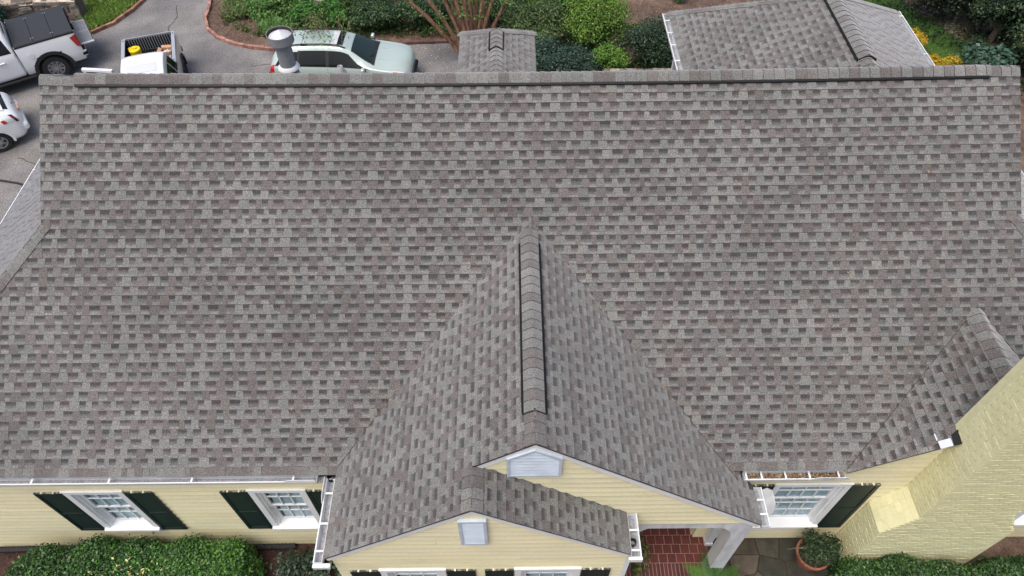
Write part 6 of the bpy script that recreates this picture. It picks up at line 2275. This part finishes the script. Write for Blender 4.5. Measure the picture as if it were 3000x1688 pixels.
shrub('evergreen_shrub', 'tall dark shrub squeezed along the side wall under the gable gutter', 'shrub', -2.86, 3.78, (0.26, 0.75), 1.25, 3400, 0.085, [(0.022, 0.048, 0.022), (0.014, 0.030, 0.016), (0.045, 0.075, 0.035)], 404, lobes=10)
# black corrugated drain pipe along the wall
q = MB()
V = []
n = 150
pts = [(-9.4 + 5.4 * i / n, 4.44 + 0.02 * math.sin(i * 0.05), 0.15) for i in range(n + 1)]
q.tube(pts, [0.058 if i % 2 else 0.050 for i in range(n + 1)], 10)
o = q.build('drain_pipe', M['trimblack'], None)
tag(o, 'black corrugated drain pipe lying along the foot of the left front wall', 'drain pipe')
# black cable lying on the drive by the left gutter
q = MB()
q.tube([(-10.6, 13.3, -0.92), (-11.3, 13.7, -0.95), (-12.2, 14.4, -0.965), (-13.2, 15.0, -0.965), (-14.4, 15.45, -0.965), (-16.0, 15.8, -0.965)], 0.03, 7)
o = q.build('black_hose', M['trimblack'], None)
tag(o, 'black hose lying on the driveway beside the left side gutter', 'hose')

# flagstone patio
def voronoi(pts, box):
    out = []
    for i, p in enumerate(pts):
        poly = [(box[0], box[2]), (box[1], box[2]), (box[1], box[3]), (box[0], box[3])]
        for j, q in enumerate(pts):
            if i == j or abs(p[0] - q[0]) > 2.5: continue
            mx, my = (p[0] + q[0]) / 2, (p[1] + q[1]) / 2
            dx, dy = p[0] - q[0], p[1] - q[1]
            poly = clip_half(poly, dx, dy, -(dx * mx + dy * my))
            if len(poly) < 3: break
        if len(poly) >= 3: out.append(poly)
    return out
PT = box_obj('patio', (3.57, 5.80, 2.6, 4.54, 0.02, 0.145), M['soil'], None)
tag(PT, kind='structure')
r = random.Random(12)
pts = []
for i in range(6):
    for j in range(5):
        pts.append((3.75 + i * 0.42 + r.uniform(-0.16, 0.16), 2.75 + j * 0.40 + r.uniform(-0.15, 0.15)))
for poly in voronoi(pts, (3.58, 5.80, 2.6, 4.53)):
    cx = sum(p[0] for p in poly) / len(poly)
    cy = sum(p[1] for p in poly) / len(poly)
    sh = [(cx + (x - cx) * 0.95, cy + (y - cy) * 0.95) for x, y in poly]
    f = r.uniform(0.65, 1.3)
    c = r.choice([(0.060, 0.056, 0.040), (0.078, 0.064, 0.044), (0.050, 0.052, 0.038), (0.070, 0.056, 0.042)])
    q = MB()
    q.prism([(x, y, 0.12) for x, y in ccw(sh)], (0, 0, 0.04 + r.uniform(-0.006, 0.006)), tuple(v * f for v in c))
    q.build('flagstone', M['flag'], PT, recenter=True)

# terracotta pot
POT = thing('plant_pot', 'large round terracotta pot planted with trailing greenery', 'plant pot', (5.22, 4.10, 0.16))
q = MB()
q.lathe([(0.17, 0.0), (0.25, 0.36), (0.285, 0.37), (0.29, 0.44), (0.255, 0.44), (0.24, 0.37), (0.0, 0.37)], (0, 0, 0), 34)
q.build('pot', M['pot'], POT, local=True)
q = MB()
q.lathe([(0.245, 0.375), (0.12, 0.40), (0.0, 0.405)], (0, 0, 0), 20)
q.build('soil', M['soil'], POT, local=True)
PL = shrub('potted_plant', 'feathery dark green plant spilling from the terracotta pot', 'plant', 5.26, 4.12, (0.42, 0.36), 0.42, 2600, 0.075, [(0.040, 0.075, 0.028), (0.025, 0.050, 0.020), (0.070, 0.110, 0.045), (0.12, 0.16, 0.09, 0.25)], 405, z=0.56, m='leafmatte', aspect=0.3, lobes=9, stems=0)
q = MB()
r = random.Random(9)
for i in range(16):
    a = r.uniform(0, 6.28)
    l = r.uniform(0.25, 0.55)
    b = Vector((5.23, 4.12, 0.58))
    e = b + Vector((math.cos(a) * l, math.sin(a) * l * 0.8, r.uniform(0.0, 0.38)))
    q.tube([b, b.lerp(e, 0.5) + Vector((0, 0, 0.14)), e], [0.007, 0.006, 0.003], 4)
q.build('stem', M['twig'], PL)


def frond(P0, d, L_, droop, width, m, parent, pal, rnd, nl=30):
    """a fern frond: arching midrib with paired leaflets, one mesh"""
    q = MB()
    d = Vector(d).normalized()
    side = d.cross(Vector((0, 0, 1))).normalized()
    pts = []
    for i in range(9):
        t = i / 8
        p = Vector(P0) + d * (L_ * t) + Vector((0, 0, L_ * (0.45 * t - droop * t * t)))
        pts.append(p)
    c = rnd.choice(pal)
    q.tube(pts, [0.006 * (1 - 0.7 * i / 8) for i in range(9)], 4, col=tuple(v * 0.8 for v in c))
    for i in range(nl):
        t = 0.10 + 0.90 * i / nl
        k = min(int(t * 8), 7)
        f = t * 8 - k
        p = pts[k].lerp(pts[k + 1], f)
        w = 1.5 * width * (math.sin(math.pi * min(t * 0.80 + 0.16, 1)) ** 0.8)
        tang = (pts[k + 1] - pts[k]).normalized()
        for s_ in (-1, 1):
            e = p + side * s_ * w + tang * w * 0.45 + Vector((0, 0, -0.12 * w))
            b = tang * (L_ / nl * 0.20)
            cc = tuple(v * rnd.uniform(0.8, 1.2) for v in c)
            q.add([p - b, p.lerp(e, 0.6) - b * 0.8, e, p.lerp(e, 0.6) + b * 0.8, p + b], [(0, 1, 2, 3, 4)], cc)
    return q.build('frond', m, parent)
r = random.Random(77)
FN = thing('fern', 'bright green potted fern with long arching fronds by the porch post', 'fern', (3.40, 3.52, 0.12))
FP = thing('plant_stand_pot', 'clay pot holding the fern in front of the porch post', 'plant pot', (3.40, 3.52, 0.10))
q = MB()
q.lathe([(0.10, 0.0), (0.15, 0.50), (0.17, 0.52), (0.17, 0.58), (0.14, 0.58), (0.0, 0.54)], (0, 0, 0), 22)
q.build('pot', M['pot'], FP, local=True)
GRN = [(0.090, 0.215, 0.034), (0.065, 0.165, 0.030), (0.115, 0.260, 0.046), (0.045, 0.110, 0.024)]
for i in range(30):
    a = 2 * math.pi * i / 30 + r.uniform(-0.2, 0.2)
    ln = r.uniform(0.38, 0.66)
    low = i % 3 == 0
    frond((3.40 + 0.05 * math.cos(a), 3.52 + 0.05 * math.sin(a), 0.68), (math.cos(a), math.sin(a), 0), ln, r.uniform(0.35, 0.6) if not low else r.uniform(0.7, 0.9), r.uniform(0.07, 0.10), M['leafmatte'], FN, GRN if not low else GRN[1:2] + GRN[3:], r)
# nandina beside the porch
NB = shrub('nandina_shrub', 'thin leafy shrub growing up the porch side wall', 'shrub', 2.12, 4.05, (0.18, 0.62), 0.75, 520, 0.09, [(0.10, 0.15, 0.035), (0.06, 0.10, 0.03), (0.20, 0.20, 0.07), (0.25, 0.13, 0.06, 0.3)], 406, z=0.25, m='leafmatte', aspect=0.4, lobes=7, stems=6)

# a few dry leaves caught in the valleys and scattered on the roof
LP = []
for (x0, y0, z0), (x1, y1, z1), k in (((LEX, VY(LEZ), LEZ), (BX, VY(BZ), BZ), 16), ((REX - 0.28, VY(REZ + 0.28 * BP), REZ + 0.28 * BP), (BX, VY(BZ), BZ), 14), ((GLX, VY(GEZ), GEZ), (GX, VY(GZ_), GZ_), 12)):
    for i in range(k):
        t_ = rng.random() ** 1.4
        LP.append((x0 + (x1 - x0) * t_ + rng.uniform(-0.05, 0.05), y0 + (y1 - y0) * t_, z0 + (z1 - z0) * t_ + sag(x0, y0 + (y1 - y0) * t_) + 0.03))
for i in range(46):
    x_, y_ = rng.uniform(-7, 7), rng.uniform(4.6, 8.9)
    z_ = zmain(x_, y_)
    if z_ > zgables(x_, y_): LP.append((x_, y_, z_ + sag(x_, y_) + 0.016))
n = len(LP)
o = leaf_mesh('fallen_leaves', np.array(LP), np.tile(np.array([0, -s38, c38]), (n, 1)) + nrg.normal(0, 0.25, (n, 3)), nrg.uniform(0.025, 0.06, n), pick_cols(n, [(0.22, 0.14, 0.07), (0.15, 0.10, 0.06), (0.30, 0.21, 0.11)]), M['chips'], aspect=0.6)
tag(o, 'scattered dry brown leaves on the roof and in its valleys', 'fallen leaves')

# hairline cracks in the driveway surface
for path in ([(-8.9, 21.2), (-8.3, 21.35), (-7.9, 21.25), (-7.3, 21.6), (-6.9, 21.95)], [(-12.6, 25.2), (-12.3, 24.4), (-12.45, 23.7), (-12.1, 23.0)], [(-14.9, 16.6), (-14.2, 16.3), (-13.6, 16.5), (-12.9, 16.1)]):
    q = MB()
    pts = []
    for i in range(len(path) - 1):
        for k in range(6):
            t_ = k / 6
            pts.append((path[i][0] + (path[i + 1][0] - path[i][0]) * t_ + rng.uniform(-0.03, 0.03), path[i][1] + (path[i + 1][1] - path[i][1]) * t_ + rng.uniform(-0.03, 0.03)))
    q.tube([(x_, y_, gz(x_, y_) + 0.004) for x_, y_ in pts], [0.010 + 0.006 * rng.random() for _ in pts], 5)
    o = q.build('pavement_crack', M['deck'], None)
    tag(o, kind='structure')
